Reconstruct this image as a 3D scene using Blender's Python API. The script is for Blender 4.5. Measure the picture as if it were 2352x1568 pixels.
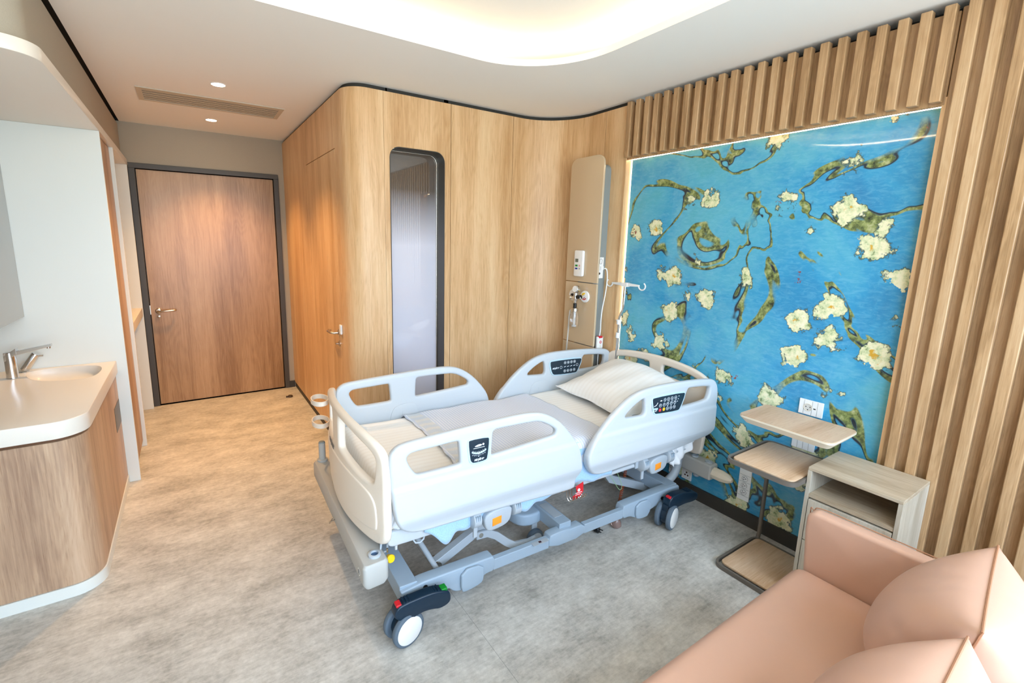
import bpy, bmesh, math, random
from mathutils import Vector, Matrix
random.seed(7)
PI = math.pi
scene = bpy.context.scene
for o in list(bpy.data.objects):
    bpy.data.objects.remove(o, do_unlink=True)
COL = scene.collection

# ---------------------------------------------------------------- camera
cam_d = bpy.data.cameras.new('camera'); cam = bpy.data.objects.new('camera', cam_d); COL.objects.link(cam)
cam_d.sensor_width = 36.0; cam_d.lens = 1056.84 / 2352 * 36.0
cam_d.shift_x = 66.4 / 2352; cam_d.shift_y = -40.4 / 2352
cam_d.clip_start = 0.02; cam_d.clip_end = 200
_r = (0.844186, -0.535715, 0.018954); _u = (0.078856, 0.159081, 0.984111); _f = (0.530218, 0.829279, -0.176538)
cam.matrix_world = Matrix(((_r[0], _u[0], -_f[0], 0), (_r[1], _u[1], -_f[1], 0), (_r[2], _u[2], -_f[2], 1.6962), (0, 0, 0, 1)))
scene.camera = cam

# ---------------------------------------------------------------- world, exposure
w = bpy.data.worlds.new('sky'); scene.world = w; w.use_nodes = True
wn = w.node_tree.nodes; wl = w.node_tree.links
bg = wn['Background']; bg.inputs[1].default_value = 8.2
tc = wn.new('ShaderNodeTexCoord'); sp = wn.new('ShaderNodeSeparateXYZ'); cr = wn.new('ShaderNodeValToRGB')
wl.new(tc.outputs['Generated'], sp.inputs[0]); wl.new(sp.outputs[2], cr.inputs[0]); wl.new(cr.outputs[0], bg.inputs[0])
cr.color_ramp.elements[0].position = 0.0; cr.color_ramp.elements[0].color = (.50, .60, .66, 1)
cr.color_ramp.elements[1].position = 0.12; cr.color_ramp.elements[1].color = (.60, .78, 1.0, 1)
scene.view_settings.view_transform = 'Standard'; scene.view_settings.look = 'None'
scene.view_settings.gamma = 1.0; scene.view_settings.use_curve_mapping = False
scene.view_settings.exposure = 0.46
scene.render.film_transparent = False
# window opening portal (sampling aid for the sky light through the window)
pl = bpy.data.lights.new('window_portal', 'AREA'); pl.shape = 'RECTANGLE'; pl.size = 3.5; pl.size_y = 2.5
pl.cycles.is_portal = True
po = bpy.data.objects.new('window_portal', pl); COL.objects.link(po)
po.location = (0.85, -0.93, 1.36); po.rotation_euler = (PI / 2, 0, 0)   # faces +y (into the room)

WARM = (1.0, 0.66, 0.34)

# ---------------------------------------------------------------- materials
def rgb(h):
    h = h.lstrip('#'); v = [int(h[i:i + 2], 16) / 255 for i in (0, 2, 4)]
    return tuple((c / 12.92 if c <= .04045 else ((c + .055) / 1.055) ** 2.4) for c in v) + (1,)
def nm(name):
    m = bpy.data.materials.new(name); m.use_nodes = True
    nt = m.node_tree; return m, nt, nt.nodes, nt.links, nt.nodes['Principled BSDF']
def plain(name, col, rough=.5, metal=0, coat=0, bump=0, bscale=200, vary=0, vscale=4, spec=.5, trans=0, alpha=1, sheen=0):
    m, nt, N, L, b = nm(name)
    c = rgb(col) if isinstance(col, str) else tuple(col) + (1,)
    b.inputs['Base Color'].default_value = c; b.inputs['Roughness'].default_value = rough
    b.inputs['Metallic'].default_value = metal; b.inputs['Coat Weight'].default_value = coat
    b.inputs['Coat Roughness'].default_value = .08
    b.inputs['Specular IOR Level'].default_value = spec
    b.inputs['Transmission Weight'].default_value = trans; b.inputs['Alpha'].default_value = alpha
    b.inputs['Sheen Weight'].default_value = sheen
    t = N.new('ShaderNodeTexCoord')
    if vary:
        n = N.new('ShaderNodeTexNoise'); n.inputs['Scale'].default_value = vscale; n.inputs['Detail'].default_value = 5
        mx = N.new('ShaderNodeMix'); mx.data_type = 'RGBA'
        mx.inputs[6].default_value = tuple(x * (1 - vary) for x in c[:3]) + (1,); mx.inputs[7].default_value = tuple(min(1, x * (1 + vary)) for x in c[:3]) + (1,)
        L.new(t.outputs['Object'], n.inputs['Vector']); L.new(n.outputs['Fac'], mx.inputs[0]); L.new(mx.outputs[2], b.inputs['Base Color'])
    if bump:
        n2 = N.new('ShaderNodeTexNoise'); n2.inputs['Scale'].default_value = bscale; n2.inputs['Detail'].default_value = 3
        bp = N.new('ShaderNodeBump'); bp.inputs['Strength'].default_value = bump; bp.inputs['Distance'].default_value = .002
        L.new(t.outputs['Object'], n2.inputs['Vector']); L.new(n2.outputs['Fac'], bp.inputs['Height']); L.new(bp.outputs[0], b.inputs['Normal'])
    return m
def emit(name, col, s):
    m = bpy.data.materials.new(name); m.use_nodes = True; N = m.node_tree.nodes
    N.clear(); e = N.new('ShaderNodeEmission'); o = N.new('ShaderNodeOutputMaterial')
    e.inputs[0].default_value = tuple(col) + (1,); e.inputs[1].default_value = s
    m.node_tree.links.new(e.outputs[0], o.inputs[0]); return m
def wood(name, light, mid, dark, axis='z', rough=.42, scale=1.0, off=0.0):
    """oak decor laminate: grain runs along the given axis of object space"""
    m, nt, N, L, b = nm(name)
    t = N.new('ShaderNodeTexCoord')
    def mp(a, c):
        k = N.new('ShaderNodeMapping'); s = [c, c, c]; s['xyz'.index(axis)] = a
        k.inputs['Scale'].default_value = s; k.inputs['Location'].default_value = (off, off * 1.7, off * .6)
        L.new(t.outputs['Object'], k.inputs['Vector']); return k
    def noi(k, s, d=6, dist=0, r=.55):
        n = N.new('ShaderNodeTexNoise'); n.inputs['Scale'].default_value = s; n.inputs['Detail'].default_value = d
        n.inputs['Distortion'].default_value = dist; n.inputs['Roughness'].default_value = r
        L.new(k.outputs[0], n.inputs['Vector']); return n
    k1 = mp(.55 * scale, 5.5 * scale); n1 = noi(k1, 1.0, 4, .6)           # broad bands
    k2 = mp(1.6 * scale, 60 * scale); n2 = noi(k2, 2.2, 5, .2, .65)       # fine grain
    k3 = mp(.9 * scale, 7 * scale); n3 = noi(k3, .9, 2, .3)
    # cathedral rings: sine of the broad field
    ml = N.new('ShaderNodeMath'); ml.operation = 'MULTIPLY'; ml.inputs[1].default_value = 95
    sn = N.new('ShaderNodeMath'); sn.operation = 'SINE'; L.new(n3.outputs['Fac'], ml.inputs[0]); L.new(ml.outputs[0], sn.inputs[0])
    mr = N.new('ShaderNodeMapRange'); mr.inputs[1].default_value = -1; mr.inputs[2].default_value = 1; L.new(sn.outputs[0], mr.inputs[0])
    a1 = N.new('ShaderNodeMath'); a1.operation = 'MULTIPLY_ADD'; a1.inputs[1].default_value = .62; a1.inputs[2].default_value = 0; L.new(n1.outputs['Fac'], a1.inputs[0])
    a2 = N.new('ShaderNodeMath'); a2.operation = 'MULTIPLY_ADD'; a2.inputs[1].default_value = .34; L.new(n2.outputs['Fac'], a2.inputs[0]); L.new(a1.outputs[0], a2.inputs[2])
    a3 = N.new('ShaderNodeMath'); a3.operation = 'MULTIPLY_ADD'; a3.inputs[1].default_value = .04; L.new(mr.outputs[0], a3.inputs[0]); L.new(a2.outputs[0], a3.inputs[2])
    r = N.new('ShaderNodeValToRGB'); e = r.color_ramp.elements
    e[0].position = .36; e[0].color = rgb(dark); e[1].position = .68; e[1].color = rgb(light)
    em = r.color_ramp.elements.new(.52); em.color = rgb(mid)
    L.new(a3.outputs[0], r.inputs[0])
    # pores
    k4 = mp(7 * scale, 150 * scale); n4 = noi(k4, 2.0, 2); pr = N.new('ShaderNodeValToRGB')
    pr.color_ramp.elements[0].position = .60; pr.color_ramp.elements[0].color = (1, 1, 1, 1)
    pr.color_ramp.elements[1].position = .74; pr.color_ramp.elements[1].color = (.74, .68, .62, 1)
    L.new(n4.outputs['Fac'], pr.inputs[0])
    mx = N.new('ShaderNodeMix'); mx.data_type = 'RGBA'; mx.blend_type = 'MULTIPLY'; mx.inputs[0].default_value = .8
    L.new(r.outputs[0], mx.inputs[6]); L.new(pr.outputs[0], mx.inputs[7]); L.new(mx.outputs[2], b.inputs['Base Color'])
    b.inputs['Roughness'].default_value = rough
    bp = N.new('ShaderNodeBump'); bp.inputs['Strength'].default_value = .12; bp.inputs['Distance'].default_value = .001
    L.new(n2.outputs['Fac'], bp.inputs['Height']); L.new(bp.outputs[0], b.inputs['Normal'])
    return m

M = {}
M['oak'] = wood('oak_panel', '#e8c79a', '#dcb384', '#c39562')
M['oak_x'] = wood('oak_horizontal', '#e0cbb0', '#d0b798', '#b39672', 'y')
M['oak_slat'] = wood('oak_slat', '#c9a882', '#b8936a', '#94704a', scale=1.6, rough=.33)
M['oak_cab'] = wood('oak_cabinet', '#cfb093', '#bd9c7e', '#987860', off=3.1)
M['oak_door'] = wood('oak_door', '#bf9a72', '#ae875f', '#8f6842', off=7.7, rough=.3)
M['oak_tray'] = wood('oak_tray', '#e0c6a8', '#d4b392', '#be9770', 'x', scale=1.5)
M['white_solid'] = plain('white_solid_surface', '#e2e2da', .35, vary=.02, vscale=300)
M['counter'] = plain('cream_solid_surface', '#e6ddd0', .3, vary=.02, vscale=300)
M['ceiling'] = plain('ceiling_paint', '#f6f3ec', .85)
M['gap'] = plain('shadow_gap_paint', '#33302a', .8)
M['bronze'] = plain('dark_bronze_frame', '#47413a', .45)
M['skirt'] = plain('dark_skirting', '#3c362f', .6)
M['chrome'] = plain('chrome', '#dadada', .12, metal=1)
M['steel'] = plain('brushed_steel', '#cfc6ba', .25, metal=1)
M['bedwhite'] = plain('white_bed_plastic', '#c3c7ca', .42, spec=.4)
M['bedcream'] = plain('cream_bed_plastic', '#eadccb', .42, spec=.4)
M['bedgrey'] = plain('blue_grey_paint', '#a3b4c3', .4)
M['bedgrey2'] = plain('light_grey_plastic', '#b3bac0', .45)
M['bumper'] = plain('warm_grey_plastic', '#b4b2ac', .5)
M['navy'] = plain('dark_navy_plastic', '#10283a', .35)
M['rubber'] = plain('grey_rubber', '#5d6b78', .7)
M['red'] = plain('red_plastic', '#d8222c', .4)
M['green'] = plain('green_plastic', '#0d8a2c', .4)
M['yellow'] = plain('yellow_plastic', '#f2c414', .4)
M['orange'] = plain('orange_plastic', '#ff9a2e', .4)
M['black'] = plain('black_plastic', '#0c0d10', .35)
M['panel'] = plain('charcoal_keypad', '#20303c', .3)
M['panelrim'] = plain('pale_blue_keypad_rim', '#bcd4e0', .4)
M['white'] = plain('white_plastic', '#f2f0ec', .35)
M['print'] = plain('white_print', '#e8eef2', .6)
M['printgrey'] = plain('grey_print', '#6c6a66', .6)
M['beige'] = plain('beige_wall_unit', '#ccb392', .22, coat=.4)
M['unitgrey'] = plain('grey_metal_side', '#8b9290', .5)
M['leather'] = plain('tan_leather', '#cda38b', .42, bump=.12, bscale=700, vary=.02)
M['stitch'] = plain('dark_tan_piping', '#a97757', .5)
M['wire'] = plain('dark_taupe_frame', '#6e655b', .4)
M['cream'] = plain('cream_edge', '#e2d4bc', .4)
M['mirror'] = plain('grey_mirror', '#a9a7a2', .08, metal=.6)
M['rustcord'] = plain('rust_cord', '#b0502a', .45)
M['clear'] = plain('clear_plastic', '#ffffff', .05, trans=.95, spec=.5)
M['hose'] = plain('translucent_hose', '#e6e0d4', .3, trans=.35)
M['sky_steel'] = plain('window_frame_paint', '#8a8780', .5)
M['led'] = emit('led_strip_cove', (1.0, .74, .42), 31)
M['led2'] = emit('led_strip_mural', (1.0, .80, .52), 24)
M['lamp'] = emit('downlight_lens', (1.0, .84, .62), 55)
M['screen'] = plain('grey_lcd', '#6d6f60', .2)

# floor: vinyl with a washed concrete look
def floor_mat():
    m, nt, N, L, b = nm('vinyl_floor')
    t = N.new('ShaderNodeTexCoord')
    def noi(sx, sy, s, d, r=.6):
        k = N.new('ShaderNodeMapping'); k.inputs['Scale'].default_value = (sx, sy, 1)
        n = N.new('ShaderNodeTexNoise'); n.inputs['Scale'].default_value = s; n.inputs['Detail'].default_value = d; n.inputs['Roughness'].default_value = r
        L.new(t.outputs['Object'], k.inputs[0]); L.new(k.outputs[0], n.inputs['Vector']); return n
    n1 = noi(1, 1.7, 3.2, 8, .68); n2 = noi(3, 16, 4.5, 6, .7); n3 = noi(1, 1, 38, 5, .7)
    a = N.new('ShaderNodeMath'); a.operation = 'MULTIPLY_ADD'; a.inputs[1].default_value = .5; a.inputs[2].default_value = 0; L.new(n1.outputs[0], a.inputs[0])
    a2 = N.new('ShaderNodeMath'); a2.operation = 'MULTIPLY_ADD'; a2.inputs[1].default_value = .24; L.new(n2.outputs[0], a2.inputs[0]); L.new(a.outputs[0], a2.inputs[2])
    a3 = N.new('ShaderNodeMath'); a3.operation = 'MULTIPLY_ADD'; a3.inputs[1].default_value = .26; L.new(n3.outputs[0], a3.inputs[0]); L.new(a2.outputs[0], a3.inputs[2])
    r = N.new('ShaderNodeValToRGB'); e = r.color_ramp.elements
    e[0].position = .38; e[0].color = rgb('#98948c'); e[1].position = .62; e[1].color = rgb('#dad6ce')
    k = e.new(.5); k.color = rgb('#bfbbb3'); L.new(a3.outputs[0], r.inputs[0])
    # faint tile joints
    br = N.new('ShaderNodeTexBrick'); br.inputs['Scale'].default_value = 1; br.offset = 0
    br.inputs['Brick Width'].default_value = 4.0; br.inputs['Row Height'].default_value = 60; br.inputs['Mortar Size'].default_value = .0012
    br.inputs['Color1'].default_value = (1, 1, 1, 1); br.inputs['Color2'].default_value = (1, 1, 1, 1); br.inputs['Mortar'].default_value = (.6, .6, .6, 1)
    kk = N.new('ShaderNodeMapping'); kk.inputs['Location'].default_value = (3.04, 20, 0); kk.inputs['Rotation'].default_value = (0, 0, 0)
    L.new(t.outputs['Object'], kk.inputs[0]); L.new(kk.outputs[0], br.inputs[0])
    mx = N.new('ShaderNodeMix'); mx.data_type = 'RGBA'; mx.blend_type = 'MULTIPLY'; mx.inputs[0].default_value = 1
    L.new(r.outputs[0], mx.inputs[6]); L.new(br.outputs[0], mx.inputs[7]); L.new(mx.outputs[2], b.inputs['Base Color'])
    b.inputs['Roughness'].default_value = .5; b.inputs['Specular IOR Level'].default_value = .35
    return m
M['floor'] = floor_mat()

def mural_mat():
    """generic abstract: blue ground, cream dabs, olive and dark dashes (no known design)"""
    m, nt, N, L, b = nm('mural_print')
    t = N.new('ShaderNodeTexCoord')
    def mp(s, loc=(0, 0, 0), sc=(1, 1, 1), rot=(0, 0, 0)):
        k = N.new('ShaderNodeMapping'); k.inputs['Location'].default_value = loc; k.inputs['Scale'].default_value = sc; k.inputs['Rotation'].default_value = rot
        L.new(t.outputs['Object'], k.inputs[0]); return k
    def noi(k, s, d=4, r=.5, dist=0):
        n = N.new('ShaderNodeTexNoise'); n.inputs['Scale'].default_value = s; n.inputs['Detail'].default_value = d; n.inputs['Roughness'].default_value = r; n.inputs['Distortion'].default_value = dist
        L.new(k.outputs[0], n.inputs['Vector']); return n
    def ramp(src, pts, const=False):
        r = N.new('ShaderNodeValToRGB'); e = r.color_ramp.elements
        if const: r.color_ramp.interpolation = 'LINEAR'
        e[0].position, e[0].color = pts[0]; e[1].position, e[1].color = pts[-1]
        for p, c in pts[1:-1]:
            q = e.new(p); q.color = c
        L.new(src, r.inputs[0]); return r
    def mix(f, a, c):
        x = N.new('ShaderNodeMix'); x.data_type = 'RGBA'; L.new(f, x.inputs[0]); L.new(a, x.inputs[6])
        if isinstance(c, tuple): x.inputs[7].default_value = c
        else: L.new(c, x.inputs[7])
        return x.outputs[2]
    W = (1, 1, 1, 1); K = (0, 0, 0, 1)
    base = noi(mp(1), 1.3, 6, .6, .4)
    bc = ramp(base.outputs[0], [(.3, rgb('#0f6fa6')), (.48, rgb('#2b96c4')), (.6, rgb('#55aec8')), (.72, rgb('#4aa6b2'))]).outputs[0]
    br = noi(mp(1, sc=(1, 8, 22), rot=(.5, 0, 0)), 2.5, 5, .7, .8)
    bf = ramp(br.outputs[0], [(.45, K), (.75, (.35, .35, .35, 1))]).outputs[0]
    c = mix(bf, bc, rgb('#8ccadb'))
    # meandering olive strokes from iso-bands of a distorted field, broken up
    f1 = noi(mp(1, loc=(3.3, 5, 2)), 1.55, 3, .55, 1.2)
    s1 = ramp(f1.outputs[0], [(.474, K), (.480, W), (.500, W), (.506, K)]).outputs[0]
    brk = noi(mp(1, loc=(9, 1, 7)), 2.1, 2, .5)
    bk = ramp(brk.outputs[0], [(.38, K), (.43, W)]).outputs[0]
    ms = N.new('ShaderNodeMath'); ms.operation = 'MULTIPLY'; L.new(s1, ms.inputs[0]); L.new(bk, ms.inputs[1])
    oc = noi(mp(1), 28, 4, .7)
    ocol = ramp(oc.outputs[0], [(.32, rgb('#20281f')), (.44, rgb('#5f6a3a')), (.55, rgb('#8f9a58')), (.68, rgb('#b9b98a'))]).outputs[0]
    c = mix(ms.outputs[0], c, ocol)
    # thin dark companions
    s2 = ramp(f1.outputs[0], [(.468, K), (.472, W), (.477, W), (.481, K)]).outputs[0]
    m2 = N.new('ShaderNodeMath'); m2.operation = 'MULTIPLY'; L.new(s2, m2.inputs[0]); L.new(bk, m2.inputs[1])
    c = mix(m2.outputs[0], c, rgb('#1d2630'))
    # cream dabs: noisy voronoi cells, present only in some areas
    wv = noi(mp(1), 11, 4, .65); va = N.new('ShaderNodeVectorMath'); va.operation = 'SCALE'; va.inputs[3].default_value = .17
    L.new(wv.outputs['Color'], va.inputs[0]); ad = N.new('ShaderNodeVectorMath'); L.new(t.outputs['Object'], ad.inputs[0]); L.new(va.outputs[0], ad.inputs[1])
    vo = N.new('ShaderNodeTexVoronoi'); vo.inputs['Scale'].default_value = 5.2; vo.inputs['Randomness'].default_value = 1; L.new(ad.outputs[0], vo.inputs['Vector'])
    sep = N.new('ShaderNodeSeparateColor'); L.new(vo.outputs['Color'], sep.inputs[0])
    pick = ramp(sep.outputs[0], [(.42, K), (.44, W)]).outputs[0]
    dab = ramp(vo.outputs['Distance'], [(.30, W), (.34, K)]).outputs[0]
    rim = ramp(vo.outputs['Distance'], [(.34, W), (.37, K)]).outputs[0]
    md = N.new('ShaderNodeMath'); md.operation = 'MULTIPLY'; L.new(pick, md.inputs[0]); L.new(dab, md.inputs[1])
    mrm = N.new('ShaderNodeMath'); mrm.operation = 'MULTIPLY'; L.new(pick, mrm.inputs[0]); L.new(rim, mrm.inputs[1])
    c = mix(mrm.outputs[0], c, rgb('#3c5148'))
    dn = noi(mp(1), 24, 4, .7)
    dcol = ramp(dn.outputs[0], [(.34, rgb('#7d8f5c')), (.42, rgb('#c9d2a0')), (.55, rgb('#ebe6bd')), (.7, rgb('#f2ecd2'))]).outputs[0]
    c = mix(md.outputs[0], c, dcol)
    ctr = ramp(vo.outputs['Distance'], [(.05, W), (.10, K)]).outputs[0]
    mc = N.new('ShaderNodeMath'); mc.operation = 'MULTIPLY'; L.new(pick, mc.inputs[0]); L.new(ctr, mc.inputs[1])
    c = mix(mc.outputs[0], c, rgb('#d9a52c'))
    # small rust specks
    v2 = N.new('ShaderNodeTexVoronoi'); v2.inputs['Scale'].default_value = 7; L.new(ad.outputs[0], v2.inputs['Vector'])
    sp2 = N.new('ShaderNodeSeparateColor'); L.new(v2.outputs['Color'], sp2.inputs[0])
    p2 = ramp(sp2.outputs[1], [(.84, K), (.86, W)]).outputs[0]; d2 = ramp(v2.outputs['Distance'], [(.10, W), (.13, K)]).outputs[0]
    m3 = N.new('ShaderNodeMath'); m3.operation = 'MULTIPLY'; L.new(p2, m3.inputs[0]); L.new(d2, m3.inputs[1])
    c = mix(m3.outputs[0], c, rgb('#8e3a2a'))
    L.new(c, b.inputs['Base Color']); b.inputs['Roughness'].default_value = .5
    b.inputs['Coat Weight'].default_value = .8; b.inputs['Coat Roughness'].default_value = .03
    return m
M['mural'] = mural_mat()

def stripe_mat(name, c1, c2, period, axis='y', rough=.9, fuzz=.0, width=.3, wob=.004):
    m, nt, N, L, b = nm(name)
    t = N.new('ShaderNodeTexCoord'); s = N.new('ShaderNodeSeparateXYZ')
    n = N.new('ShaderNodeTexNoise'); n.inputs['Scale'].default_value = 14
    ad = N.new('ShaderNodeVectorMath'); sc = N.new('ShaderNodeVectorMath'); sc.operation = 'SCALE'; sc.inputs[3].default_value = wob
    L.new(t.outputs['Object'], n.inputs['Vector']); L.new(n.outputs['Color'], sc.inputs[0]); L.new(t.outputs['Object'], ad.inputs[0]); L.new(sc.outputs[0], ad.inputs[1]); L.new(ad.outputs[0], s.inputs[0])
    mm = N.new('ShaderNodeMath'); mm.operation = 'MULTIPLY'; mm.inputs[1].default_value = 1 / period
    fr = N.new('ShaderNodeMath'); fr.operation = 'FRACT'; L.new(s.outputs['xyz'.index(axis)], mm.inputs[0]); L.new(mm.outputs[0], fr.inputs[0])
    r = N.new('ShaderNodeValToRGB'); e = r.color_ramp.elements; r.color_ramp.interpolation = 'EASE'
    e[0].position = 1 - width - .12; e[0].color = rgb(c1); e[1].position = 1 - width; e[1].color = rgb(c2)
    L.new(fr.outputs[0], r.inputs[0])
    n2 = N.new('ShaderNodeTexNoise'); n2.inputs['Scale'].default_value = 420; n2.inputs['Detail'].default_value = 2
    L.new(t.outputs['Object'], n2.inputs['Vector'])
    mr = N.new('ShaderNodeMapRange'); mr.inputs[3].default_value = 1 - .25; mr.inputs[4].default_value = 1 + .15; L.new(n2.outputs[0], mr.inputs[0])
    mx = N.new('ShaderNodeMix'); mx.data_type = 'RGBA'; mx.blend_type = 'MULTIPLY'; mx.inputs[0].default_value = .7 if fuzz else .05
    L.new(r.outputs[0], mx.inputs[6]); L.new(mr.outputs[0], mx.inputs[7]); L.new(mx.outputs[2], b.inputs['Base Color'])
    b.inputs['Roughness'].default_value = rough; b.inputs['Specular IOR Level'].default_value = .2
    bp = N.new('ShaderNodeBump'); bp.inputs['Strength'].default_value = .3; bp.inputs['Distance'].default_value = .002
    L.new(n2.outputs[0], bp.inputs['Height']); L.new(bp.outputs[0], b.inputs['Normal'])
    return m
M['blanket'] = stripe_mat('striped_blanket', '#d4daea', '#f0f2f4', .0165, 'x', fuzz=1, width=.22)
M['blanket_hem'] = stripe_mat('blanket_hem', '#d2d8e0', '#dedede', .07, 'y', fuzz=1, width=.4, wob=.03)
M['sheet'] = stripe_mat('satin_stripe_sheet', '#f4f0ea', '#f7f4ef', .034, 'y', rough=.6, width=.5)
M['sheetwhite'] = plain('white_sheet', '#f4f4f4', .8)
M['terry'] = plain('blue_terry', '#a9cdf4', .95, bump=1.0, bscale=260, vary=.22, vscale=170, sheen=.4)
M['fabric'] = stripe_mat('herringbone_fabric', '#a59e8c', '#b9b2a0', .012, 'z', fuzz=1, width=.5, wob=.0)
M['wallpaper'] = plain('woven_wallpaper', '#a99e8c', .85, bump=.3, bscale=350, vary=.06, vscale=220)

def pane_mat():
    """glass pane with frosting film below and a brown ceiling reflection painted in at the top"""
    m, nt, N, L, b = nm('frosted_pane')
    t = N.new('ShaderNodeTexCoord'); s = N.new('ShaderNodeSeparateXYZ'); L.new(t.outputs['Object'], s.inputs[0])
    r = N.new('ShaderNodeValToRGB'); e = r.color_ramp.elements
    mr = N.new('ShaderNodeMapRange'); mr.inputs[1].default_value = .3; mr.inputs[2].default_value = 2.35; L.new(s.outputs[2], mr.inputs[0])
    e[0].position = .66; e[0].color = rgb('#d6d2dc'); e[1].position = .86; e[1].color = rgb('#4d3a28')  # brown upper end: reflected ceiling put into the colour
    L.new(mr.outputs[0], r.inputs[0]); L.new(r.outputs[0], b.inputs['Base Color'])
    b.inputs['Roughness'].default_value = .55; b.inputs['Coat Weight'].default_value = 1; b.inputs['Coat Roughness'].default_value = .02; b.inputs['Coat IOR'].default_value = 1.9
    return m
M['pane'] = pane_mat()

# ---------------------------------------------------------------- mesh helpers
class MB:
    def __init__(s): s.bm = bmesh.new(); s.mi = 0
    def _face(s, vs, smooth=True):
        try:
            f = s.bm.faces.new(vs); f.material_index = s.mi; f.smooth = smooth; return f
        except ValueError: return None
    def box(s, x0, x1, y0, y1, z0, z1, mat=None):
        P = [(x0, y0, z0), (x1, y0, z0), (x1, y1, z0), (x0, y1, z0), (x0, y0, z1), (x1, y0, z1), (x1, y1, z1), (x0, y1, z1)]
        if mat: P = [mat @ Vector(p) for p in P]
        v = [s.bm.verts.new(p) for p in P]
        for f in ((3, 2, 1, 0), (4, 5, 6, 7), (0, 1, 5, 4), (1, 2, 6, 5), (2, 3, 7, 6), (3, 0, 4, 7)): s._face([v[i] for i in f])
        return s
    def loft(s, rings, cap=True, close=True):
        R = [[s.bm.verts.new(p) for p in r] for r in rings]
        n = len(R[0])
        for a, b in zip(R, R[1:]):
            for i in range(n if close else n - 1):
                j = (i + 1) % n; s._face([a[i], a[j], b[j], b[i]])
        if cap:
            s._face(list(reversed(R[0]))); s._face(R[-1])
        return s
    def cyl(s, p0, p1, r0, r1=None, n=20, cap=True):
        r1 = r0 if r1 is None else r1
        p0 = Vector(p0); p1 = Vector(p1); d = (p1 - p0).normalized()
        a = d.orthogonal().normalized(); b = d.cross(a)
        ring = lambda p, r: [p + a * r * math.cos(2 * PI * i / n) + b * r * math.sin(2 * PI * i / n) for i in range(n)]
        return s.loft([ring(p0, r0), ring(p1, r1)], cap)
    def lathe(s, p0, axis, prof, n=28, cap=True):
        """prof: list of (distance along axis, radius)"""
        p0 = Vector(p0); d = Vector(axis).normalized(); a = d.orthogonal().normalized(); b = d.cross(a)
        return s.loft([[p0 + d * h + (a * math.cos(2 * PI * i / n) + b * math.sin(2 * PI * i / n)) * max(r, 1e-4) for i in range(n)] for h, r in prof], cap)
    def tube(s, pts, r, n=10, closed=False, flat=None):
        P = [Vector(p) for p in pts]; m = len(P); rings = []
        prev = None
        for i, p in enumerate(P):
            if closed: d = P[(i + 1) % m] - P[i - 1]
            else: d = P[min(i + 1, m - 1)] - P[max(i - 1, 0)]
            d.normalize()
            a = d.orthogonal().normalized() if prev is None else (prev - d * prev.dot(d)).normalized()
            prev = a; b = d.cross(a)
            if flat:   # rectangular section: (half height along z, half width)
                zz = Vector((0, 0, 1)); a2 = (zz - d * zz.dot(d)).normalized(); b2 = d.cross(a2); h, w2 = flat
                rings.append([p + a2 * h + b2 * w2, p - a2 * h + b2 * w2, p - a2 * h - b2 * w2, p + a2 * h - b2 * w2])
            else: rings.append([p + (a * math.cos(2 * PI * k / n) + b * math.sin(2 * PI * k / n)) * r for k in range(n)])
        if closed:
            R = [[s.bm.verts.new(q) for q in r_] for r_ in rings]; k = len(R[0])
            for i in range(m):
                A, B = R[i], R[(i + 1) % m]
                for j in range(k): s._face([A[j], A[(j + 1) % k], B[(j + 1) % k], B[j]])
            return s
        return s.loft(rings)
    def surf(s, nu, nv, f, thick=None):
        V = [[s.bm.verts.new(f(i / nu, j / nv)) for j in range(nv + 1)] for i in range(nu + 1)]
        for i in range(nu):
            for j in range(nv): s._face([V[i][j], V[i + 1][j], V[i + 1][j + 1], V[i][j + 1]])
        return s
    def mesh(s, me, fn=None):
        k = len(s.bm.verts); fk = len(s.bm.faces); s.bm.from_mesh(me); s.bm.verts.ensure_lookup_table(); s.bm.faces.ensure_lookup_table()
        if fn:
            for v in s.bm.verts[k:]: v.co = fn(v.co)
        for f in s.bm.faces[fk:]: f.material_index = s.mi; f.smooth = True
        bpy.data.meshes.remove(me); return s
    def plate(s, outline, holes, t0, t1, bev, fn, cuts=None, res=2, ycuts=()):
        """2D outline with holes -> rounded slab; fn maps (a, b, depth) to 3D. depth runs t0..t1"""
        cu = bpy.data.curves.new('c', 'CURVE'); cu.dimensions = '2D'; cu.fill_mode = 'BOTH'
        T = t1 - t0; bev = min(bev, T / 2 - 1e-4) if bev else 0
        cu.extrude = T / 2 - bev; cu.bevel_depth = bev; cu.bevel_resolution = res; cu.offset = -bev
        for P in [outline] + list(holes):
            sp_ = cu.splines.new('POLY'); sp_.points.add(len(P) - 1); sp_.use_cyclic_u = True
            for q, p in zip(sp_.points, P): q.co = (p[0], p[1], 0, 1)
        o = bpy.data.objects.new('c', cu); COL.objects.link(o)
        dg = bpy.context.evaluated_depsgraph_get(); dg.update()
        me = bpy.data.meshes.new_from_object(o.evaluated_get(dg)); bpy.data.objects.remove(o); bpy.data.curves.remove(cu)
        if cuts or ycuts:
            b = bmesh.new(); b.from_mesh(me)
            for c in ycuts:
                bmesh.ops.bisect_plane(b, geom=b.verts[:] + b.edges[:] + b.faces[:], plane_co=(0, c, 0), plane_no=(0, 1, 0))
            for c in cuts or ():
                bmesh.ops.bisect_plane(b, geom=b.verts[:] + b.edges[:] + b.faces[:], plane_co=(c, 0, 0), plane_no=(1, 0, 0))
            b.to_mesh(me); b.free()
        mid = (t0 + t1) / 2
        return s.mesh(me, lambda c: Vector(fn(c.x, c.y, mid + c.z)))
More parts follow.
